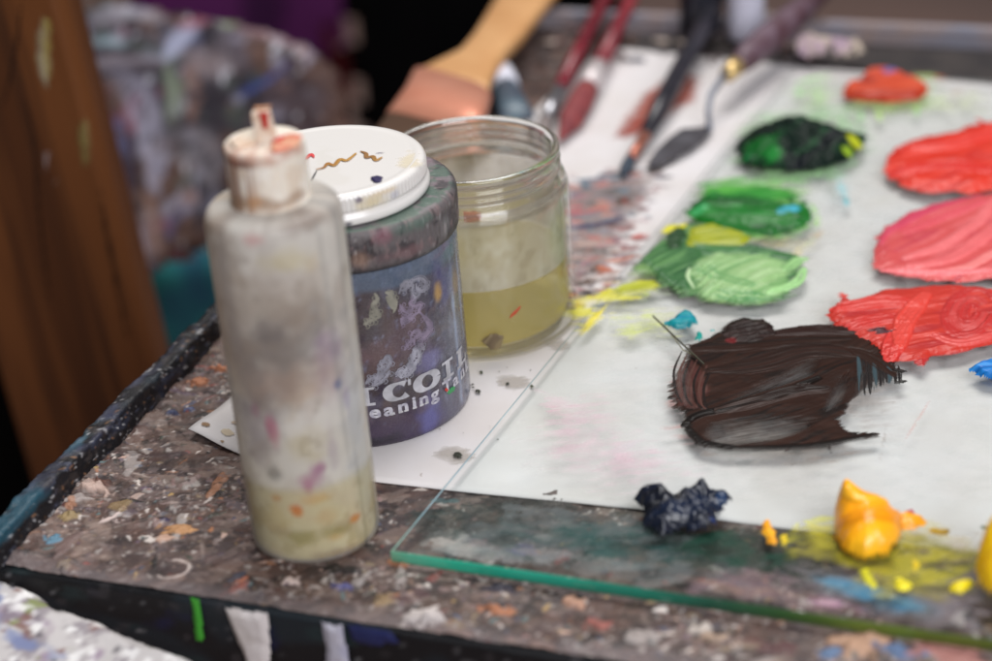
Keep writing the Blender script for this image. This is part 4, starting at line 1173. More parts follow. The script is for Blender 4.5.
def cap_col(T, z, r):
    x = T*.013
    c = messy(x + r*3, z, (228, 218, 204), [((214, 196, 176), .006, .52, .7, 1), ((240, 234, 224), .004, .58, .6, 1)], 500)
    w = (sstep(math.radians(0), math.radians(-35), T)*sstep(math.radians(-100), math.radians(-60), T)*sstep(.147, .143, z)*sstep(.3, .6, vnoise(T*14, z/.03, 8))*.9)[..., None]
    c = c*(1-w) + lin((150, 112, 92))*w
    c = spot(c, T, z, -32, .1432, .009, .0012, (110, 66, 54), .9, .013, 510)
    for kk in range(6):
        c = spot(c, T, z, -60+kk*22, .1285+.001*(kk%3), .004, .0022, (150, 116, 88), .7, .013, 520+kk)
        c = spot(c, T, z, -70+kk*27, .1455, .003, .0018, (176, 110, 84), .6, .013, 530+kk)
    c = spot(c, T, z, -18, .1305, .003, .004, (196, 150, 110), .7, .013, 511)
    c = spot(c, T, z, 8, .1435, .006, .0012, (190, 150, 130), .6, .013, 512)
    return c


cap = lathe('nozzle_cap', [(.0128, .1263), (.0131, .1268), (.0131, .1272), (.0127, .1275), (.0129, .1445), (.0126, .1458), (.0118, .1466), (.006, .1468), (0, .1468)], bx, by, cap_col, M_CAP, bottle, nseg=160, step=.0008,
            disp=lambda T, z, r, I: np.where((z < .144) & (z > .1275), .00015*np.sin(T*40), 0))
cs = table_plane(.1469)
c = Canvas(cs, [(218, 120), (306, 165)], .00025, .001, 90)
c.fill([(268, 150), (276, 140), (292, 133), (302, 136), (300, 146), (284, 152), (274, 154)], (206, 150, 120), h=.0008, edge=.002, rag=.0008, col2=(196, 84, 66), ridge=.0002)
c.fill([(270, 145), (280, 138), (288, 138), (280, 146)], (190, 62, 50), h=.0009, edge=.001, rag=.0005, ridge=.0002)
c.fill([(228, 143), (234, 138), (240, 139), (236, 144)], (150, 120, 110), h=.0004, edge=.001, rag=.0003, ridge=0)
c.mesh('paint_mark', M_DRY, cap)
# raised flap beside the nozzle and the flat nozzle itself
def rbox(name, c0, ux_, uy_, uz_, sx, sy, sz, mat, parent, bev, segs=3, taper=1.0):
    bm_ = bmesh.new()
    bmesh.ops.create_cube(bm_, size=1)
    for v_ in bm_.verts:
        k_ = taper if v_.co.z > 0 else 1
        v_.co = Vector(np.array(c0) + ux_*v_.co.x*sx*k_ + uy_*v_.co.y*sy*k_ + uz_*(v_.co.z)*sz)
    bmesh.ops.bevel(bm_, geom=bm_.edges[:], offset=bev, segments=segs, affect='EDGES', profile=.5)
    return bm_obj(name, bm_, mat, parent, smooth=False)


X, Y, Z = np.eye(3)
cap_plain = plain_mat('nozzle_plastic', (222, 206, 190), .5, .4, noise_col=(206, 176, 150), nscale=250, bump=(900, .3, .0004))
nz = np.array([bx+.0012, by-.001, .1468])
tilt = np.array([-.08, .06, 1]); tilt /= np.linalg.norm(tilt)
rbox('nozzle', nz + tilt*.0044, X, np.cross(tilt, X), tilt, .0068, .0042, .0105, cap_plain, cap, .0008, taper=.88)
nzs = Flat(nz - np.array([.0, .0022, 0]), X, tilt)
c = Canvas(nzs, [(250, 105), (276, 140)], .0002, .001, 91)
c.fill([(257, 112), (270, 111), (268, 120), (269, 129), (262, 133), (262, 122)], (176, 44, 34), h=.0004, edge=.0008, rag=.0005, ridge=.0001)
c.fill([(253, 106), (272, 104), (271, 109), (254, 110)], (206, 150, 110), h=.0003, edge=.0008, rag=.0004, ridge=.0001)
c.mesh('paint_mark', M_DRY, cap)
rbox('flap', np.array([bx-.0062, by-.003, .1473]), np.array([.9, .4, 0])/.985, np.array([-.4, .9, 0])/.985, Z, .0070, .0065, .0016, cap_plain, cap, .0007)

# ================================================================== DARK BRUSH JAR
ux, uy, uR = -.05159, .6497, .04
bj = empty('brush_cleaning_jar', (ux, uy, .0012))
tag(bj, 'dark blue purple glass jar with silver lettering and grimy grey screw collar', 'jar')


def jar_col(T, z, r):
    x = T*uR
    c = messy(x, z, (76, 70, 74), [((66, 62, 78), .03, .5, .45, .8), ((84, 68, 66), .022, .52, .75, 1), ((50, 42, 50), .014, .55, .7, 1), ((92, 88, 104), .010, .58, .6, .7), ((110, 92, 96), .006, .63, .55, .8),
                                   ((44, 36, 56), .005, .6, .6, 1), ((128, 134, 160), .003, .68, .55, .6)], 600)
    # purple foot, brownish left, bluish right
    w = (sstep(.022, .008, z + .004*(fbm(x/.01, z/.01, 3, 3)-.5))*.8)[..., None]; c = c*(1-w) + lin((56, 42, 68))*w
    w = (sstep(math.radians(20), math.radians(-10), T)*sstep(.03, .05, z)*.5)[..., None]; c = c*(1-w) + lin((76, 60, 58))*w
    w = (sstep(math.radians(35), math.radians(70), T + .25*(fbm(x/.01, z/.02, 12, 3)-.5))*.75)[..., None]
    c = c*(1-w) + messy(x, z, (104, 107, 122), [((80, 78, 94), .01, .5, .8, .6), ((132, 138, 158), .006, .58, .7, .4), ((80, 60, 72), .008, .62, .6, .7)], 650)*w
    w = (sstep(.064, .0665, z + .002*(fbm(x/.01, 0*z, 6, 2)-.5))*.6)[..., None]; c = c*(1-w) + lin((92, 108, 128))*w  # bluish sheen below the collar, painted as colour
    for i_, (th, zz, rt, rz, cc, st) in enumerate([(66, .03, .0012, .03, (160, 176, 206), .6), (78, .05, .0014, .02, (150, 164, 200), .6), (40, .033, .006, .006, (120, 116, 160), .6), (60, .058, .008, .01, (80, 78, 124), .6), (30, .045, .012, .01, (96, 78, 90), .4),
                                                   (72, .054, .003, .006, (150, 120, 110), .5), (10, .038, .015, .006, (110, 80, 84), .35), (38, .009, .005, .008, (92, 92, 150), .7), (52, .056, .002, .003, (190, 150, 80), .7), (2, .0035, .012, .0025, (34, 30, 38), .9)]):
        c = spot(c, T, z, th, zz, rt, rz, cc, st, uR, 660+i_)
    return c


lathe('jar_body', [(0, .0011), (.0388, .0011), (.0396, .0016), (.04, .003), (.04, .007), (.04, .070), (.0392, .0745), (.0385, .0775), (.037, .080), (.037, .086)], ux, uy, jar_col, M_JARCOAT, bj, nseg=260, step=.0010)


def collar_col(T, z, r):
    x = T*.041
    c = messy(x, z + r, (96, 90, 91), [((70, 65, 68), .012, .48, .8, 1.4), ((104, 96, 96), .006, .55, .7, .7), ((128, 108, 108), .004, .6, .6, .6), ((46, 60, 58), .012, .6, .7, 1), ((150, 146, 146), .0022, .66, .6, .7), ((40, 36, 40), .004, .6, .7, 1)], 700)
    topm = (z > .0893)
    w = (topm*.6*sstep(.42, .6, fbm(x/.01, r/.006, 720, 3)))[..., None]; c = c*(1-w) + lin((84, 112, 98))*w
    w = (topm*.5*sstep(.55, .65, fbm(x/.006, r/.004, 727, 3)))[..., None]; c = c*(1-w) + lin((140, 120, 130))*w
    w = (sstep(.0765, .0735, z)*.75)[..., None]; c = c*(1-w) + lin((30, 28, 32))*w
    for i_, (th, zz, rt, rz, cc, st) in enumerate([(20, .087, .004, .003, (150, 96, 110), .5), (62, .080, .003, .004, (150, 150, 150), .5), (40, .0875, .008, .002, (70, 106, 92), .6), (30, .078, .01, .002, (120, 90, 92), .6), (8, .079, .004, .003, (176, 140, 120), .4)]):
        c = spot(c, T, z, th, zz, rt, rz, cc, st, .041, 740+i_)
    return c


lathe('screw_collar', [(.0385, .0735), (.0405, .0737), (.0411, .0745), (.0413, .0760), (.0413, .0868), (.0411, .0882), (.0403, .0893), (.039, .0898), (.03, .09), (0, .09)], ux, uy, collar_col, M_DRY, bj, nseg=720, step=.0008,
      disp=lambda T, z, r, I: np.where((z > .0760) & (z < .0872) & (r > .04), .00016*np.sin(T*100)*sstep(.35, .6, fbm(T*6, z/.006, 44, 3)+.12), 0) + .0002*(fbm(T*8, z/.003, 45, 3)-.5))

# printed decoration and lettering wrapped round the jar
PV, PF, PC = [], [], []
def wrap_pt(s_, z_, off=.00022):
    th = s_/uR; rr = uR+off
    return (ux+rr*math.sin(th), uy-rr*math.cos(th), z_)


def ribbon(pts, ws, col):
    """pts in (arc, z); ws half widths"""
    pts = np.array(pts, float); n_ = len(pts)
    if np.isscalar(ws): ws = [ws]*n_
    t = np.gradient(pts, axis=0); t /= np.linalg.norm(t, axis=1)[:, None] + 1e-9
    nn = np.stack([-t[:, 1], t[:, 0]], 1)
    b0 = len(PV)
    for i_ in range(n_):
        for sg in (-1, 1):
            q_ = pts[i_] + sg*ws[i_]*nn[i_]
            PV.append(wrap_pt(*q_)); PC.append(lin(col)*(.45 + .75*float(fbm(np.array(q_[0]/.0022), np.array(q_[1]/.0022), 81, 3))))
    for i_ in range(n_-1): PF.append((b0+2*i_, b0+2*i_+2, b0+2*i_+3, b0+2*i_+1))


def seg(a, b, n_=10): return [(a[0]+(b[0]-a[0])*t, a[1]+(b[1]-a[1])*t) for t in np.linspace(0, 1, n_)]


def arc(cx_, cz_, rx, rz, a0, a1, n_=28): return [(cx_+rx*math.cos(math.radians(a)), cz_+rz*math.sin(math.radians(a))) for a in np.linspace(a0, a1, n_)]


SIL = (186, 184, 190)
def D(deg): return math.radians(deg)*uR
def big(ch, deg, z0, hgt, w):
    x = D(deg)
    if ch == 'I':
        ribbon(seg((x, z0), (x, z0+hgt)), w*.20, SIL); ribbon(seg((x-w*.5, z0+.0004), (x+w*.5, z0+.0004)), .00055, SIL); ribbon(seg((x-w*.5, z0+hgt-.0004), (x+w*.5, z0+hgt-.0004)), .00055, SIL)
    elif ch == 'L':
        ribbon(seg((x-w*.2, z0), (x-w*.2, z0+hgt)), w*.17, SIL); ribbon(seg((x-w*.5, z0+.0004), (x+w*.5, z0+.0004)), .00055, SIL); ribbon(seg((x-w*.5, z0+hgt-.0004), (x+w*.12, z0+hgt-.0004)), .00055, SIL)
        ribbon(seg((x+w*.46, z0), (x+w*.46, z0+hgt*.36), 5), .0006, SIL)
    elif ch in 'CO':
        a0, a1 = (48, 318) if ch == 'C' else (0, 360)
        pts = arc(x, z0+hgt/2, w*.38, hgt*.43, a0, a1, 40)
        ws = [.00055 + (w*.17-.00055)*abs(math.cos(math.radians(a)))**1.4 for a in np.linspace(a0, a1, 40)]
        if ch == 'C': ws = [min(w_, .0014) if i_ < 5 else w_ for i_, w_ in enumerate(ws)]
        ribbon(pts, ws, SIL)
        if ch == 'C': ribbon(seg((x+w*.40, z0+hgt*.66), (x+w*.40, z0+hgt), 6), .0006, SIL)
    elif ch == 'S':
        pts = arc(x, z0+hgt*.72, w*.34, hgt*.23, 40, 270, 20) + arc(x, z0+hgt*.28, w*.36, hgt*.24, 90, -140, 20)
        ribbon(pts, .0011, SIL)


for ch, dg, w in [('S', -55, .0095), ('I', -41, .0065), ('L', -27, .0085), ('I', -12, .0065), ('I', 2.6, .0068), ('C', 20.5, .0112), ('O', 38, .0118), ('I', 54, .0068), ('L', 70, .0095)]:
    if ch == 'I' and dg == -12: continue
    big(ch, dg if dg > 0 else dg+8, .0197, .0074, w)
# ornament: two scrolling plumes
def spiral(cx_, cz_, r0, r1, a0, a1, n_=40): return [(cx_+(r0+(r1-r0)*t)*math.cos(math.radians(a0+(a1-a0)*t)), cz_+(r0+(r1-r0)*t)*math.sin(math.radians(a0+(a1-a0)*t))) for t in np.linspace(0, 1, n_)]


def pxs(*pts): 
    cy_ = Cyl(ux, uy, uR); return [tuple(cy_.pix(p)) for p in pts]


ORN = (150, 148, 160); LAV = (140, 126, 146); CRM = (150, 146, 134)
for pts, w, cc in [
    (pxs((399, 294), (403, 284), (410, 285), (413, 280), (421, 278), (426, 283), (423, 290), (417, 289), (416, 283)), .0006, ORN),
    (pxs((401, 291), (406, 288), (408, 282), (404, 282), (404, 288)), .0005, ORN),
    (pxs((413, 284), (412, 292), (415, 297), (419, 293), (418, 286)), .0005, ORN),
    (pxs((424, 281), (426, 287), (420, 292)), .0005, ORN),
    (pxs((417, 297), (410, 302), (413, 306), (420, 304), (419, 310), (414, 315)), .0006, LAV),
    (pxs((413, 308), (406, 312), (402, 309), (400, 304)), .0006, LAV), (pxs((411, 313), (405, 319), (400, 318)), .0006, LAV),
    (pxs((416, 312), (411, 318), (403, 322), (401, 319)), .0005, LAV),
    (pxs((419, 312), (424, 318), (428, 324), (427, 331), (421, 334), (417, 330), (411, 334), (410, 341)), .0007, LAV),
    (pxs((424, 316), (430, 323), (430, 331), (424, 337), (418, 335), (414, 339), (414, 345)), .0005, LAV),
    (pxs((414, 339), (408, 343), (404, 350)), .0005, LAV), (pxs((424, 334), (422, 342), (416, 348)), .0005, LAV),
    (pxs((385, 292), (390, 294), (390, 299), (394, 301), (395, 307), (393, 313)), .0016, CRM), (pxs((386, 296), (390, 303), (393, 309)), .0012, CRM),
    (pxs((391, 290), (392, 297), (397, 303)), .0006, CRM),
    (pxs((374, 293), (377, 299), (373, 305), (376, 311), (379, 316), (373, 319)), .0008, CRM), (pxs((369, 316), (374, 314), (379, 312)), .0006, CRM), (pxs((364, 325), (370, 320), (377, 319)), .0006, CRM),
    # lower plume
    (pxs((404, 374), (408, 366), (413, 358), (414, 352), (418, 351), (419, 358), (415, 363), (413, 370), (408, 376)), .0008, (166, 164, 176)),
    (pxs((402, 378), (399, 372), (402, 370), (406, 374)), .0006, (166, 164, 176)), (pxs((409, 362), (415, 356)), .0006, ORN), (pxs((407, 368), (413, 364)), .0006, ORN),
    (pxs((404, 377), (409, 373), (412, 366)), .0005, ORN), (pxs((412, 350), (420, 346), (424, 350)), .0005, ORN),
    (pxs((374, 382), (379, 378), (383, 372), (388, 366), (390, 359), (387, 356), (384, 361), (388, 364)), .0007, ORN),
    (pxs((366, 384), (371, 378), (377, 377), (379, 370)), .0007, ORN), (pxs((372, 386), (380, 382), (386, 376), (390, 370)), .0006, ORN),
    (pxs((377, 370), (382, 366), (380, 361)), .0005, ORN)]:
    q_ = np.array(smooth(pts, 50)); n_q = len(q_)
    tg = np.gradient(q_, axis=0); tg /= np.linalg.norm(tg, axis=1)[:, None] + 1e-9; no = np.stack([-tg[:, 1], tg[:, 0]], 1)
    tp = np.sin(np.linspace(.25, math.pi-.15, n_q))
    ribbon(q_, w*.62*tp + .0001, cc)
    if w < .001:
        ribbon(q_ + no*.00095*tp[:, None], .00017, cc); ribbon(q_[6:-8] - no[6:-8]*.0008*tp[6:-8, None], .00014, cc)
        for k_q in range(6, n_q-6, 9):
            o_q = q_[k_q] + no[k_q]*.0011*(1 if (k_q//9) % 2 else -1)
            ribbon(spiral(o_q[0], o_q[1], .0011, .0003, 40*k_q, 40*k_q+400, 22), .00016, cc)
# small line under it: each letter a rounded slab face
def txt_mesh(ch, size):
    cu = bpy.data.curves.new('glyph', 'FONT'); cu.body = ch; cu.size = size; cu.offset = .00022; cu.align_x = 'CENTER'; cu.resolution_u = 3
    ob_ = bpy.data.objects.new('glyph', cu); COL.objects.link(ob_)
    dg_ = bpy.context.evaluated_depsgraph_get(); me_ = bpy.data.meshes.new_from_object(ob_.evaluated_get(dg_))
    bpy.data.objects.remove(ob_); bpy.data.curves.remove(cu)
    return me_


TV_, TF_ = [], []
serif = {'i': [(0, 0)], 'n': [(-.0011, 0), (.0011, 0)], 'a': [(.0013, 0)], 'k': [(-.001, 0), (.0012, 0)], 'T': [(0, 0)], 'l': [(0, 0)]}
for ch, dg in [('C', -20), ('l', -9), ('e', 6.5), ('a', 14), ('n', 22.0), ('i', 28.5), ('n', 34.5), ('g', 42), ('T', 52), ('a', 60), ('n', 69), ('k', 77)]:
    if dg == -20: dg = -14
    if ch == 'l': dg = -2.5
    me_ = txt_mesh(ch, .0072); b0 = len(TV_)
    for v_ in me_.vertices: TV_.append(wrap_pt(D(dg)+v_.co.x*1.25, .0143+v_.co.y))
    for p_ in me_.polygons: TF_.append([b0+i_ for i_ in p_.vertices])
    bpy.data.meshes.remove(me_)
    for sx_, sz_ in serif.get(ch, []):
        ribbon(seg((D(dg)+sx_-.0009, .0145), (D(dg)+sx_+.0009, .0145), 4), .00035, (206, 204, 206))
lab = np_mesh('printed_label', PV, PF, vcol_mat('silver_print', .35, .5), bj, np.array(PC), smooth=False)
me_ = bpy.data.meshes.new('lettering'); me_.from_pydata(TV_, [], TF_); me_.update(); me_.materials.append(plain_mat('pale_print', (200, 198, 204), .4, .4, noise_col=(150, 146, 160), nscale=500))
link('printed_label', me_, bj)
cyj = Cyl(ux, uy, uR+.0003)
c = Canvas(cyj, [(440, 382), (456, 398)], .0002, .001, 95)
c.fill([(443, 390), (446, 386), (449, 390), (446, 393)], (196, 56, 44), h=.0004, edge=.0006, rag=.0003, ridge=0)
c.fill([(446, 393), (450, 387), (455, 385), (454, 391), (448, 396)], (60, 140, 84), h=.0004, edge=.0006, rag=.0003, ridge=0)
c.mesh('paint_mark', M_OIL, bj)

# ================================================================== WHITE LID resting on it
lx, ly = -.0566, .6489
lid = empty('screw_lid', (lx, ly, .0902))
tag(lid, 'round white screw lid with ochre paint marks, lying on the dark jar', 'lid')


def lid_col(T, z, r):
    x = T*.037
    c = messy(T*0 + r*np.sin(T), z + r*np.cos(T), (220, 216, 212), [((212, 207, 199), .02, .55, .4, 1)], 800)
    w = (sstep(.0985, .0995, z)*sstep(.1012, .1002, z)*sstep(.45, .62, fbm(x/.012, 0*z, 812, 3))*.55*(r > .033))[..., None]; c = c*(1-w) + lin((214, 190, 150))*w
    for i_, (th, zz, rt, rz, cc, st) in enumerate([(28, .0975, .006, .0025, (206, 186, 130), .6), (44, .0972, .0025, .002, (150, 150, 170), .5), (12, .0915, .002, .0012, (40, 36, 60), .9), (20, .0995, .0012, .001, (60, 40, 90), .7)]):
        c = spot(c, T, z, th, zz, rt, rz, cc, st, .037, 820+i_)
    return c


M_LID = vcol_mat('white_lid', .28, .5, coat=.2)
lid_body = lathe('lid_shell', [(.0330, .0903), (.0357, .0903), (.0368, .0908), (.0369, .0925), (.0364, .0938), (.0356, .0946), (.0355, .0955), (.0360, .0959), (.0360, .0996), (.0358, .1008), (.0350, .1017), (.0340, .1020), (.0325, .1021), (.0315, .1018), (.0, .1018)], lx, ly, lid_col, M_LID, lid, nseg=720, step=.0006,
      disp=lambda T, z, r, I: np.where((z > .0957) & (z < .1003) & (r > .0355), .00022*np.sin(T*120), 0))
c = Canvas(table_plane(.1019), [(300, 120), (425, 200)], .00022, .001, 96)
OC = (176, 130, 58)
c.stroke([(317, 170), (324, 168), (328, 164), (334, 166), (340, 160), (347, 161), (356, 154)], .0011, OC, h=.0003, gap=.1, col2=(150, 96, 44))
c.stroke([(361, 152), (366, 154), (367, 158), (373, 157), (376, 161), (382, 158)], .0012, OC, h=.0003, gap=.1, col2=(120, 80, 50))
c.stroke([(317, 171), (312, 180), (309, 186)], .0006, (90, 90, 90), h=.0002, gap=.1)
c.stroke([(306, 160), (311, 155), (314, 158)], .0010, (206, 70, 70), h=.0003, gap=.1)
c.stroke([(375, 154), (384, 153)], .0005, (70, 50, 90), h=.0002)
c.fill([(370, 178), (378, 176), (384, 178), (382, 184), (374, 184)], (40, 32, 74), h=.0006, edge=.001, rag=.0006, ridge=.0001)
c.mesh('paint_mark', M_DRY, lid)
c = Canvas(table_plane(.10192), [(360, 140), (425, 200)], .0006, .001, 97)
c.fill([(392, 158), (408, 150), (422, 152), (424, 166), (408, 170), (394, 168)], (226, 214, 184), h=.00002, edge=.003, rag=.002, soft=.004, cover=.5, ridge=0)
c.mesh('paint_mark', M_STAIN, lid, film=True)

# ================================================================== OPEN GLASS JAR
jx, jy, jR, rR = -.00441, .7087, .03871, .03586
oj = empty('open_glass_jar', (jx, jy, .0015))
tag(oj, 'open clear glass jar half filled with murky yellow solvent, no lid', 'jar')
out_p = [(0, .0018), (.030, .0016), (.034, .0011), (.0378, .0011), (.0385, .0017), (jR, .0032), (jR, .0585), (.0383, .0622), (.0371, .0652), (.0352, .0668), (.0346, .0674), (.0346, .0692),
         (.0346, .0742), (.0353, .0750), (.0358, .0758), (rR, .0768), (.0356, .0777), (.0347, .0782), (.0336, .0780), (.0328, .0772), (.0324, .076), (.0322, .070), (.0326, .0665), (.0345, .063), (.0361, .0585), (.0363, .05), (.0363, .012), (.0355, .0068), (.033, .0046), (.02, .0042), (0, .0044)]


def thread(T, z, r, I):
    ph = (T+math.pi)/(2*math.pi)
    d = np.zeros_like(z)
    for zz in (.0690, .0722):
        d = d + .00125*np.exp(-((z-(zz+.0012*(ph-.5)))/.00062)**2)
    return d*(r > .0344)*(z > .0672)*(z < .0745) + .00012*(fbm(T*2.5, z/.02, 70, 2)-.5)


jg = lathe('jar_glass', out_p, jx, jy, None, clear_glass_mat(), oj, nseg=256, step=.00055, disp=thread)
M_WALL, nt, out = new_mat('jar_wall_glass')
tr = nt.nodes.new('ShaderNodeBsdfTransparent'); tr.inputs[0].default_value = (.975, .982, .965, 1)
gl = nt.nodes.new('ShaderNodeBsdfGlossy'); gl.inputs['Roughness'].default_value = .05
fr = thin_fresnel(nt, 1.38)
mx = nt.nodes.new('ShaderNodeMixShader')
nt.links.new(fr.outputs[0], mx.inputs[0]); nt.links.new(tr.outputs[0], mx.inputs[1]); nt.links.new(gl.outputs[0], mx.inputs[2])
nt.links.new(mx.outputs[0], out.inputs[0])
jg.data.materials.append(M_WALL)
M_NECK, nt, out = new_mat('jar_neck_glass')
p = nt.nodes.new('ShaderNodeBsdfPrincipled'); p.inputs['Base Color'].default_value = (.97, .975, .96, 1); p.inputs['Roughness'].default_value = .04
p.inputs['IOR'].default_value = 1.48; p.inputs['Transmission Weight'].default_value = 1
tr = nt.nodes.new('ShaderNodeBsdfTransparent'); tr.inputs[0].default_value = (.97, .975, .96, 1)
mx = nt.nodes.new('ShaderNodeMixShader'); mx.inputs[0].default_value = .72
nt.links.new(tr.outputs[0], mx.inputs[1]); nt.links.new(p.outputs[0], mx.inputs[2]); nt.links.new(mx.outputs[0], out.inputs[0])
jg.data.materials.append(M_NECK)
for p_ in jg.data.polygons:
    p_.material_index = 1 if .0050 < p_.center.z < .0605 else (0 if p_.center.z > .0748 else 2)
lathe('solvent', [(0, .0047), (.020, .0045), (.0326, .0049), (.0350, .0068), (.0359, .0122), (.0359, .0302), (.0361, .0309), (.0357, .0306), (.034, .0303), (0, .0303)], jx, jy, None, liquid_mat(), oj, nseg=160, step=.0015)


def film_col(T, z, r):
    return messy(T*jR, z, (190, 180, 164), [((176, 164, 140), .016, .45, .6, .7), ((206, 200, 190), .012, .55, .4, .8), ((140, 126, 104), .010, .62, .4, .7)], 900)


def film_cov(T, z, r):
    x = T*jR
    v = .50 + .22*sstep(.3, .75, fbm(x/.016, z/.02, 910, 3)) 
    v = v + .25*sstep(.055, .036, z)
    g = np.hypot((T-math.radians(40))*jR/.008, (z-.046)/.010); v = v + .25*sstep(1.2, .3, g+.6*(fbm(x/.005, z/.005, 912, 3)-.5))
    return np.clip(v*(1 - .55*sstep(.058, .064, z)), 0, .86)


lathe('residue_and_neck_haze', [(.0362, .0312), (.0362, .05), (.0360, .0582), (.0346, .0622), (.0328, .0652), (.0322, .0680), (.0319, .074), (.0322, .0764)], jx, jy, film_col, vcol_mat('residue_neck_haze', .6, .2, film=True), oj, nseg=160, step=.001, coverfn=film_cov)  # residue film, carried up the neck to lighten the glass by colour
cj = Cyl(jx, jy, jR)
c = Canvas(cj, [(505, 300), (530, 325)], .0002, .001, 98)
c.fill([(507, 321), (511, 313), (520, 304), (522, 307), (516, 314)], (176, 66, 40), h=.0004, edge=.0006, rag=.0003, ridge=.0001)
c.fill([(507, 286), (510, 285), (510, 289), (507, 290)], (176, 70, 60), h=.0003, edge=.0006, rag=.0003, ridge=.0001)
c.mesh('paint_mark', M_OIL, oj)
c = Canvas(cj, [(480, 330), (512, 360)], .0002, .001, 99)
c.fill([(481, 340), (488, 334), (500, 333), (504, 337), (502, 347), (496, 351), (489, 350), (487, 345)], (104, 88, 66), h=.0006, edge=.001, rag=.0007, ridge=.0003, col2=[(76, 62, 48), (140, 124, 90)], dirpx=((486, 356), (500, 336)))
c.mesh('paint_mark', M_DRY, oj)
c = Canvas(Cyl(jx, jy, .0365), [(465, 200), (480, 230)], .0003, .001, 100)
c.fill([(456, 224), (458, 210), (474, 208), (486, 212), (482, 220), (468, 222)], (190, 90, 80), h=.0002, edge=.001, rag=.0018, ridge=.0001, cover=.55, soft=.002)
pm = c.mesh('paint_mark', M_STAIN, oj, film=True)
c = Canvas(Flat((0, 0, .0779), X, Y), [(420, 100), (570, 190)], .0003, .001, 101)
for x, y, rx, ry, cc in [(452, 139, 5, 3.5, (34, 52, 78)), (458, 136, 3, 2, (44, 90, 100)), (474, 136, 1, 1.4, (60, 50, 60)), (503, 143, 1.8, 1.4, (40, 90, 80)), (551, 142, 2.4, 3, (30, 60, 80)), (441, 122, 3, 1.6, (70, 90, 110)), (470, 123, 1.5, 1, (60, 60, 70)), (538, 150, 2, 1.4, (50, 60, 50)), (556, 155, 2, 3, (50, 80, 90))]:
    q = cs.pix((x, y))
    c.fill(ring(x, y, rx, ry, 0, int(x)), cc, h=.0005, edge=.0008, rag=.0005, ridge=0)
# keep only the bits that fall on the glass ring
rr_ = np.hypot(c.u-jx, c.v-jy); c.A *= (rr_ > .0332)*(rr_ < .0354)
c.mesh('paint_mark', M_OIL, oj)

# ================================================================== TOOLS AT THE BACK
M_WOODLT = plain_mat('pale_handle_wood', (206, 158, 108), .45, .4, noise_col=(190, 138, 88), nscale=30, stretch=(1, 1, 1))
M_REDH = plain_mat('red_lacquer', (124, 34, 46), .25, .5, noise_col=(100, 26, 38), nscale=40)
M_FERR = plain_mat('dull_ferrule', (176, 176, 182), .3, .5, metal=.9, bump=(300, .3, .0005))
M_BLK = plain_mat('black_lacquer', (26, 26, 34), .3, .5, noise_col=(44, 40, 48), nscale=60)


def flatbar(name, secs, mat, parent, n=20):
    """sections: (centre, half width vector, half thickness vector); superellipse section"""
    bm_ = bmesh.new(); rows_ = []
    for cc, wv_, tv_ in secs:
        r_ = []
        for a in np.linspace(0, 2*math.pi, n, endpoint=False):
            ca, sa = math.cos(a), math.sin(a)
            r_.append(bm_.verts.new(np.array(cc) + np.array(wv_)*np.sign(ca)*abs(ca)**.6 + np.array(tv_)*np.sign(sa)*abs(sa)**.6))
        rows_.append(r_)
    for A_, B_ in zip(rows_[:-1], rows_[1:]):
        for i_ in range(n): bm_.faces.new([A_[i_], A_[(i_+1) % n], B_[(i_+1) % n], B_[i_]])
    bm_.faces.new(rows_[0][::-1]); bm_.faces.new(rows_[-1])
    return bm_obj(name, bm_, mat, parent, smooth=True)


# wide flat brush: lies across the tray, head towards the jars
zb = .020
def bsec(p1, p2, th, z=zb):
    a, b = at(*p1, z), at(*p2, z); c_ = (a+b)/2
    return (c_, (b-a)/2, np.array([0, 0, th]))


wb = empty('wide_flat_brush', tuple(at(455, 75, .004)))
tag(wb, 'wide flat brush with pale wooden handle and copper ferrule, lying behind the jars', 'brush')
flatbar('handle', [bsec((560, -80), (606, -70), .005), bsec((528, -38), (577, -30), .005), bsec((497, 0), (548, 6), .0055), bsec((474, 38), (522, 40), .006), bsec((458, 57), (508, 54), .006), bsec((438, 66), (498, 68), .006), bsec((416, 75), (490, 88), .0055), bsec((412, 78), (490, 100), .0052)], M_WOODLT, wb)
flatbar('ferrule', [bsec((414, 74), (492, 98), .0065), bsec((405, 92), (486, 116), .0065), bsec((386, 117), (474, 141), .006)], plain_mat('copper_ferrule', (224, 158, 132), .38, .5, metal=.35, noise_col=(206, 132, 106), nscale=20, bump=(200, .2, .0005)), wb)
flatbar('bristles', [bsec((388, 116), (473, 139), .0048), bsec((362, 148), (446, 172), .004), bsec((340, 176), (420, 198), .0012)], plain_mat('dark_bristles', (84, 62, 48), .7, .2, bump=(800, .6, .001)), wb)


def round_brush(label, tip, neck, ferr, end, z, radii, mats, bcol):
    """tip->neck bristles, neck->ferr ferrule, ferr->end handle"""
    root = empty('paint_brush', tuple(at(*neck, .004)))
    tag(root, label, 'brush', 'brushes lying on the paper behind the jars')
    pt, pn, pf, pe = at(*tip, z[0]), at(*neck, z[1]), at(*ferr, z[2]), at(*end, z[3])
    tube('bristles', [pt, pt*.6+pn*.4, pt*.25+pn*.75, pn], [.0008, radii[0]*1.05, radii[0]*1.1, radii[0]], bcol, root)
    tube('ferrule', [pn, pn*.5+pf*.5, pf], [radii[0], radii[0], radii[1]], mats[1], root)
    dl = pe-pf
    tube('handle', [pf, pf+dl*.12, pf+dl*.3, pf+dl*.6, pe], [radii[1], radii[2], radii[2], radii[2]*.85, radii[2]*.5], mats[0], root)
    return root


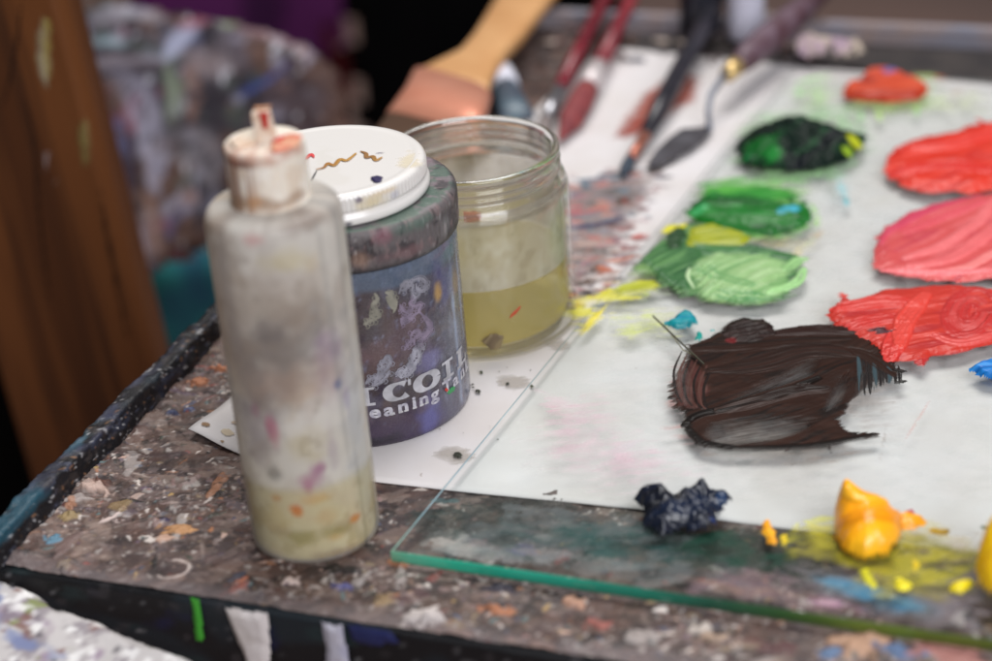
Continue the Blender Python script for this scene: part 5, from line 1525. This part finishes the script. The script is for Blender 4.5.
round_brush('red handled brush with silver ferrule, the left of the red pair', (536, 152), (546, 120), (559, 90), (700, -190), (.005, .007, .010, .03), (.0036, .0038, .0040), (M_REDH, M_FERR), plain_mat('grey_bristles', (128, 118, 116), .7, bump=(900, .5, .001)))
round_brush('red handled brush with red stained bristles and whitish ferrule', (560, 140), (587, 90), (599, 66), (722, -190), (.006, .009, .011, .03), (.0062, .0046, .0040), (plain_mat('red_lacquer_dull', (140, 46, 54), .35, .5, noise_col=(112, 32, 44), nscale=40), plain_mat('pale_ferrule', (206, 196, 196), .4, metal=.3)), plain_mat('red_bristles', (142, 62, 62), .7, noise_col=(112, 44, 50), nscale=120, bump=(900, .5, .001)))
round_brush('black handled brush with copper ferrule lying over the rust stain', (622, 176), (630, 160), (645, 136), (776, -110), (.004, .006, .008, .03), (.0028, .0034, .0052), (M_BLK, plain_mat('copper_band', (176, 110, 92), .35, metal=.6)), plain_mat('dark_tip', (44, 56, 70), .6))

# palette knife
pk = empty('palette_knife', tuple(at(690, 140, .003)))
tag(pk, 'palette knife with grey leaf blade and dark handle, lying beside the glass', 'palette knife')
zk = .0040
bl = [(711, 127), (698, 129), (682, 130), (668, 140), (656, 152), (647, 166), (652, 168), (672, 160), (692, 150), (706, 139), (712, 131)]
bm = bmesh.new()
vb = [bm.verts.new(at(*p_, zk)) for p_ in bl]; vt = [bm.verts.new(at(*p_, zk)+np.array([0, 0, .0009])) for p_ in bl]
bm.faces.new(vb[::-1]); bm.faces.new(vt)
for i_ in range(len(bl)): bm.faces.new([vb[i_], vb[(i_+1) % len(bl)], vt[(i_+1) % len(bl)], vt[i_]])
bm_obj('blade', bm, plain_mat('grimy_steel', (92, 90, 96), .45, .5, metal=.4, noise_col=(64, 60, 64), nscale=90), pk)
tube('shank', [at(710, 131, zk+.001), at(708, 112, .010), at(711, 95, .016), at(724, 76, .020), at(731, 70, .020)], [.0014, .0015, .0016, .0018, .002], plain_mat('steel_shank', (120, 124, 136), .45, metal=.8), pk)
tube('collar', [at(727, 75, .020), at(733, 69, .020), at(739, 63, .020)], [.0042, .0050, .0052], plain_mat('brass_collar', (206, 176, 120), .3, metal=.7), pk)
tube('handle', [at(737, 66, .020), at(748, 56, .020), at(766, 40, .021), at(788, 22, .022), at(840, -25, .022)], [.0052, .0072, .0082, .0078, .005], plain_mat('dark_stained_handle', (74, 44, 52), .5, noise_col=(104, 84, 96), nscale=60), pk)

# paint tube with white cap behind the clear jar
pt_ = empty('paint_tube', tuple(at(506, 90, .003)))
tag(pt_, 'paint tube with a white cap and dark blue body, tucked behind the wide brush', 'paint tube')
ax0, ax1 = at(500, 74, .010), at(512, 104, .009)
dd = (ax1-ax0)/np.linalg.norm(ax1-ax0)
tube('cap', [ax0-dd*.004, ax0, ax0+dd*.016, ax0+dd*.020], [.0060, .0076, .0080, .0078], plain_mat('white_cap', (214, 214, 226), .4), pt_)
tube('tube_body', [ax0+dd*.020, ax0+dd*.024, ax0+dd*.028, ax0+dd*.05, ax0+dd*.066], [.004, .0068, .0072, (.0085, .004), (.0095, .0010)], plain_mat('tube_blue', (58, 62, 76), .4, noise_col=(76, 96, 108), nscale=80), pt_)

# white bottle, dark bottle, rag at the rear of the table
def pot(name, px, py, r, h, mat, label, cat, prof=None):
    q = at(px, py, .002)
    prof = prof or [(0, 0), (.92, 0), (1, .03), (1, .72), (.92, .8), (.5, .86), (.42, .88), (.42, 1), (0, 1)]
    o_ = lathe(name, [(a*r, b*h) for a, b in prof], q[0], q[1], None, mat, None, nseg=48, step=.004, z0=.002)
    return tag(o_, label, cat)


pot('plastic_pot', 746, 38, .0105, .05, plain_mat('lavender_white_plastic', (206, 204, 220), .4), 'narrow white plastic bottle standing behind the palette knife', 'bottle')
pot('dark_bottle', 702, 30, .0125, .055, plain_mat('dark_glass', (26, 28, 40), .3), 'dark navy bottle standing left of the narrow white bottle', 'bottle')


def cloth_patch(name, px_poly, z, amp, colfn, label, cat, mat, res=.003, seed=0, plane=None, thick=.004, scale=.02):
    pl = plane or table_plane(z)
    c_ = Canvas(pl, px_poly, res, res*2, seed)
    c_.fill(px_poly, (200, 200, 200), h=thick, edge=thick*2, rag=.004, ridge=0, lump=0)
    c_.C = colfn(c_.u, c_.v)
    c_.H = c_.H + amp*fbm(c_.u/scale, c_.v/scale, seed+3, 3)*np.clip(c_.H/thick, 0, 1)
    return tag(c_.mesh(name, mat), label, cat)


cloth_patch('paint_rag', [(786, 58), (790, 44), (812, 40), (830, 46), (862, 46), (868, 54), (836, 58), (806, 59)], .0085, .006, lambda u, v: messy(u, v, (176, 162, 148), [((150, 124, 150), .012, .55, .8, 1), ((150, 136, 126), .008, .6, .7, 1)], 41), 'cream rag with pinkish stain on the rear rim of the table', 'rag', M_MATTE, .0015, 41)
# clutter of dried paint on the rear of the table top is in the crust; loose palette scraper scraps
c = Canvas(table_plane(.0018), [(540, 20), (830, 70)], .0016, .002, 110)
pr_ = np.random.default_rng(6)
for t in range(70):
    x, y = pr_.uniform(520, 840), pr_.uniform(14, 64)
    c.stroke([(x, y), (x+pr_.uniform(5, 16), y+pr_.uniform(-4, 4))], pr_.uniform(.002, .005), [(120, 108, 110), (96, 84, 84), (150, 140, 140), (110, 70, 64), (70, 74, 90), (176, 160, 150), (90, 60, 60)][t % 7], h=.001, gap=.1)
c.mesh('paint_crust', M_DRY, table)

# ================================================================== LEFT: easel post, dirty board, cloths
def wood_post_col(u, v):
    g = fbm(u/.012, v/.25, 200, 4); g2 = vnoise(u/.0022, v/.12, 204)
    w1 = sstep(.38, .62, g)[..., None]; w2 = (sstep(.55, .8, g2)*.45)[..., None]
    c_ = lin((76, 42, 20))*(1-w1) + lin((104, 61, 30))*w1
    c_ = c_*(1-w2) + lin((48, 28, 17))*w2
    return c_


post = empty('easel_post', (-.23, .92, -.78))
tag(post, 'brown wooden easel post with dabs of yellow and white paint, at the far left', 'easel')
pv = np.array([-.07, 0, 1.0]); pv /= np.linalg.norm(pv)
pu = np.array([.985, -.17, 0]); pu = pu - pv*(pu @ pv); pu /= np.linalg.norm(pu); pn = np.cross(pu, pv)
pr0 = np.array([-.190, .90, -.075])       # on the right edge
P0 = pr0 - pu*.084 - pv*.70
grid_box('upright', P0, pu, pv, pn, .084, 1.25, .035, 70, 260, wood_post_col, vcol_mat('oiled_wood', .5, .3, bump=(60, .25, .001)), post)
ps = Flat(P0 + pn*.0006, pu, pv)
for poly, cc, c2 in [([(34, 28), (44, 12), (54, 20), (56, 60), (50, 96), (38, 84), (32, 52)], (176, 160, 112), [(186, 172, 70), (170, 160, 146)]), ([(72, 128), (86, 112), (94, 130), (92, 160), (82, 172)], (140, 126, 76), [(160, 140, 96)]),
                     ([(42, 150), (52, 148), (50, 172), (42, 176)], (206, 190, 190), None), ([(58, 124), (66, 122), (64, 136), (58, 136)], (200, 180, 180), None), ([(52, 178), (60, 176), (58, 190), (52, 190)], (190, 170, 160), None)]:
    c = Canvas(ps, poly, .0012, .004, 120+int(poly[0][0]))
    c.fill(poly, cc, h=.001, edge=.003, rag=.004, ridge=.0004, col2=c2, cover=.85, soft=.006, dirpx=((40, 20), (48, 100)))
    c.patchy(.012, .2, .6, .3); c.mesh('paint_smear', M_STAIN, post, film=True)
# dark crack lines in the wood
for pts in [[(22, 0), (14, 60), (2, 110)], [(22, 90), (34, 140), (38, 200), (50, 300)], [(100, 190), (112, 260), (128, 340)]]:
    c = Canvas(ps, pts, .0012, .004, 140+pts[0][0]); c.stroke(pts, .0016, (40, 24, 16), h=.0002, cover=.7, alpha=.9); c.mesh('wood_crack', M_STAIN, post, film=True)

# paint caked board
bplane = Flat((-.16, 1.12, -.05), (1, .12, 0), (.0, .55, .83))
def board_col(u, v):
    return messy(u, v, (54, 46, 54), [((34, 28, 36), .05, .46, .8, 1), ((92, 82, 90), .03, .53, .7, .8), ((86, 60, 48), .05, .58, .7, 1), ((140, 138, 156), .016, .63, .7, .6), ((30, 24, 34), .02, .6, .8, .7), ((120, 90, 80), .012, .66, .7, 1), ((60, 76, 120), .03, .66, .8, 1.6), ((120, 60, 80), .02, .68, .7, 1), ((64, 76, 66), .02, .72, .5, 1), ((196, 196, 206), .012, .70, .8, .6)], 210)


BP = [(60, 16), (110, 2), (150, 8), (205, 18), (262, 30), (310, 46), (338, 70), (352, 108), (356, 180), (330, 222), (270, 236), (222, 246), (186, 262), (150, 276), (60, 300)]
c = Canvas(bplane, BP, .0025, .004, 130)
c.fill(BP, (90, 80, 86), h=.012, edge=.006, rag=.003, ridge=.001, lump=.003, lscale=.03)
c.C = board_col(c.u, c.v)
c.fill([(86, 64), (120, 56), (165, 60), (176, 74), (140, 80), (96, 84)], (104, 96, 104), h=.012, edge=.006, rag=.003, soft=.006, keep=.2, ridge=0)
for a_, w_, cc in [([(168, 60), (180, 45), (196, 30)], .010, (176, 180, 206)), ([(96, 24), (130, 14), (160, 22)], .010, (150, 146, 156)), ([(94, 46), (112, 44), (128, 48)], .007, (170, 196, 206)), ([(84, 48), (92, 46)], .008, (196, 150, 120)), ([(120, 80), (140, 100), (150, 140), (160, 180)], .014, (140, 136, 152)),
                   ([(242, 98), (268, 84), (290, 62)], .009, (58, 76, 140)), ([(180, 30), (210, 24)], .006, (150, 60, 80)), ([(220, 26), (236, 28)], .006, (130, 150, 70)), ([(170, 72), (176, 100), (172, 130)], .008, (130, 140, 120)), ([(150, 200), (156, 250), (150, 270)], .010, (134, 104, 92)), ([(118, 120), (124, 160), (128, 200)], .010, (62, 40, 56)),
                   ([(240, 30), (280, 40), (310, 56)], .008, (140, 108, 112)), ([(205, 112), (216, 116)], .010, (28, 26, 36)), ([(160, 150), (200, 150), (215, 180)], .016, (112, 106, 112)), ([(190, 60), (230, 70)], .014, (120, 108, 112)), ([(260, 120), (320, 110)], .02, (70, 54, 58))]:
    c.stroke(a_, w_, cc, h=.002, gap=.3, dry=.15, keep=.6, rsize=.003, alpha=.7, soft=.008)
tag(c.mesh('paint_caked_board', M_MATTE), 'wooden board caked with grey, white and blue paint, leaning behind the easel post', 'board')

# cloths behind; the black ones are guesses put in for the dark
def hang(name, px_poly, y, col, col2, label, seed, rough=.9, folds=.02):
    pl = Flat((0, y, 0), (1, 0, 0), (0, 0, 1))
    q = np.array([pl.pix(p_) for p_ in px_poly]); lo_, hi_ = q.min(0), q.max(0)
    c_ = Canvas(pl, px_poly, .012, .02, seed)
    c_.fill(px_poly, col, h=.02, edge=.03, rag=.012, ridge=0, warp=.01)
    c_.C = messy(c_.u, c_.v, col, [(col2, .12, .52, .7, .5)], seed)
    c_.H = c_.H + folds*vnoise(c_.u/.09, c_.v/.8, seed+1)
    return tag(c_.mesh(name, M_CLOTH), label, 'cloth')


M_CLOTH = vcol_mat('dark_cloth', .95, .05)
hang('hanging_cloth', [(332, -60), (640, -60), (620, 30), (560, 60), (470, 130), (380, 190), (352, 120)], 1.75, (5, 5, 6), (8, 7, 8), 'plain black cloth put in for the dark behind the wide brush', 150)
hang('hanging_cloth', [(120, -60), (345, -60), (352, 40), (340, 140), (120, 140)], 2.1, (84, 36, 84), (40, 22, 46), 'dark purple cloth hanging behind the paint caked board', 152)
hang('hanging_cloth', [(318, 20), (340, 10), (356, 70), (362, 130), (330, 120)], 1.9, (78, 26, 30), (50, 20, 26), 'dull red strip of cloth between purple and black cloths', 153)
hang('hanging_cloth', [(130, 230), (236, 220), (300, 200), (300, 420), (100, 460), (140, 340)], 1.45, (64, 150, 152), (60, 84, 130), 'teal cloth hanging below the paint caked board', 154)
hang('hanging_cloth', [(-60, 300), (60, 300), (90, 520), (60, 640), (-60, 640)], 1.5, (8, 7, 7), (14, 11, 10), 'black cloth put in for the dark left of the easel post', 155)
hang('hanging_cloth', [(60, 330), (200, 250), (330, 200), (330, 330), (150, 520), (60, 560)], 1.6, (14, 12, 14), (24, 18, 20), 'near black cloth put in for the dark below the table rim at left', 156)

# rag below the front left corner
A_ = at(-40, 566, -.006); B_ = at(215, 672, -.018)
dv = B_-A_; dv /= np.linalg.norm(dv)
toward = np.array([-.35, -.9, -.35]); toward -= dv*(toward @ dv); toward /= np.linalg.norm(toward)
rp = Flat(A_, toward*-1 + 0*dv, dv) if False else Flat(A_, dv, -toward)
if rp.N[2] < 0: rp = Flat(A_, dv, toward)
RP = [(-60, 558), (0, 584), (30, 594), (60, 610), (100, 622), (140, 644), (190, 661), (230, 690), (200, 780), (-80, 780)]
cr_ = Canvas(rp, RP, .0012, .004, 160)
cr_.fill(RP, (210, 206, 206), h=.003, edge=.004, rag=.0012, ridge=0)
cr_.C = messy(cr_.u, cr_.v, (184, 179, 178), [((146, 138, 142), .02, .48, .8, 1), ((130, 108, 130), .016, .6, .75, 1), ((120, 110, 118), .008, .6, .7, 1), ((110, 70, 60), .006, .68, .8, 1), ((120, 130, 70), .008, .72, .8, 1), ((100, 116, 160), .012, .68, .7, 1.5), ((50, 46, 56), .006, .70, .8, 1), ((232, 230, 228), .006, .64, .7, 1)], 166)
cr_.H = cr_.H + .006*fbm(cr_.u/.03, cr_.v/.03, 167, 4)*np.clip(cr_.H/.003, 0, 1)
tag(cr_.mesh('paint_rag', M_MATTE), 'white rag smeared with mauve and grey paint below the front table corner', 'rag')

# ================================================================== LIGHT
w = bpy.data.worlds.new('World'); S.world = w; w.use_nodes = True
w.node_tree.nodes['Background'].inputs[0].default_value = (.92, .95, 1, 1)
w.node_tree.nodes['Background'].inputs[1].default_value = .10


def area(name, loc, target, size, power, col=(1, 1, 1), size_y=None):
    l = bpy.data.lights.new(name, 'AREA'); l.energy = power; l.size = size; l.color = col
    if size_y: l.shape = 'RECTANGLE'; l.size_y = size_y
    o_ = bpy.data.objects.new(name, l); COL.objects.link(o_)
    o_.location = loc
    o_.rotation_euler = (Vector(target)-Vector(loc)).to_track_quat('-Z', 'Y').to_euler()
    return o_


area('ceiling_lamp', (.3, 1.5, 2.4), (.05, .7, 0), 1.5, 59, (1, .975, .95))
area('front_fill_light', (.7, -1.1, 1.25), (.0, .65, .04), 1.3, 46, (.95, .96, 1))  # unseen fill lamp, added to brighten the front faces

S.render.engine = 'CYCLES'
S.cycles.use_denoising = True
S.cycles.max_bounces = 14
S.cycles.transmission_bounces = 12
S.cycles.transparent_max_bounces = 24
S.cycles.caustics_refractive = True
S.cycles.caustics_reflective = False
S.cycles.sample_clamp_indirect = 6
S.view_settings.view_transform = 'Standard'
S.view_settings.look = 'None'
S.view_settings.exposure = 0.1
S.view_settings.gamma = 1
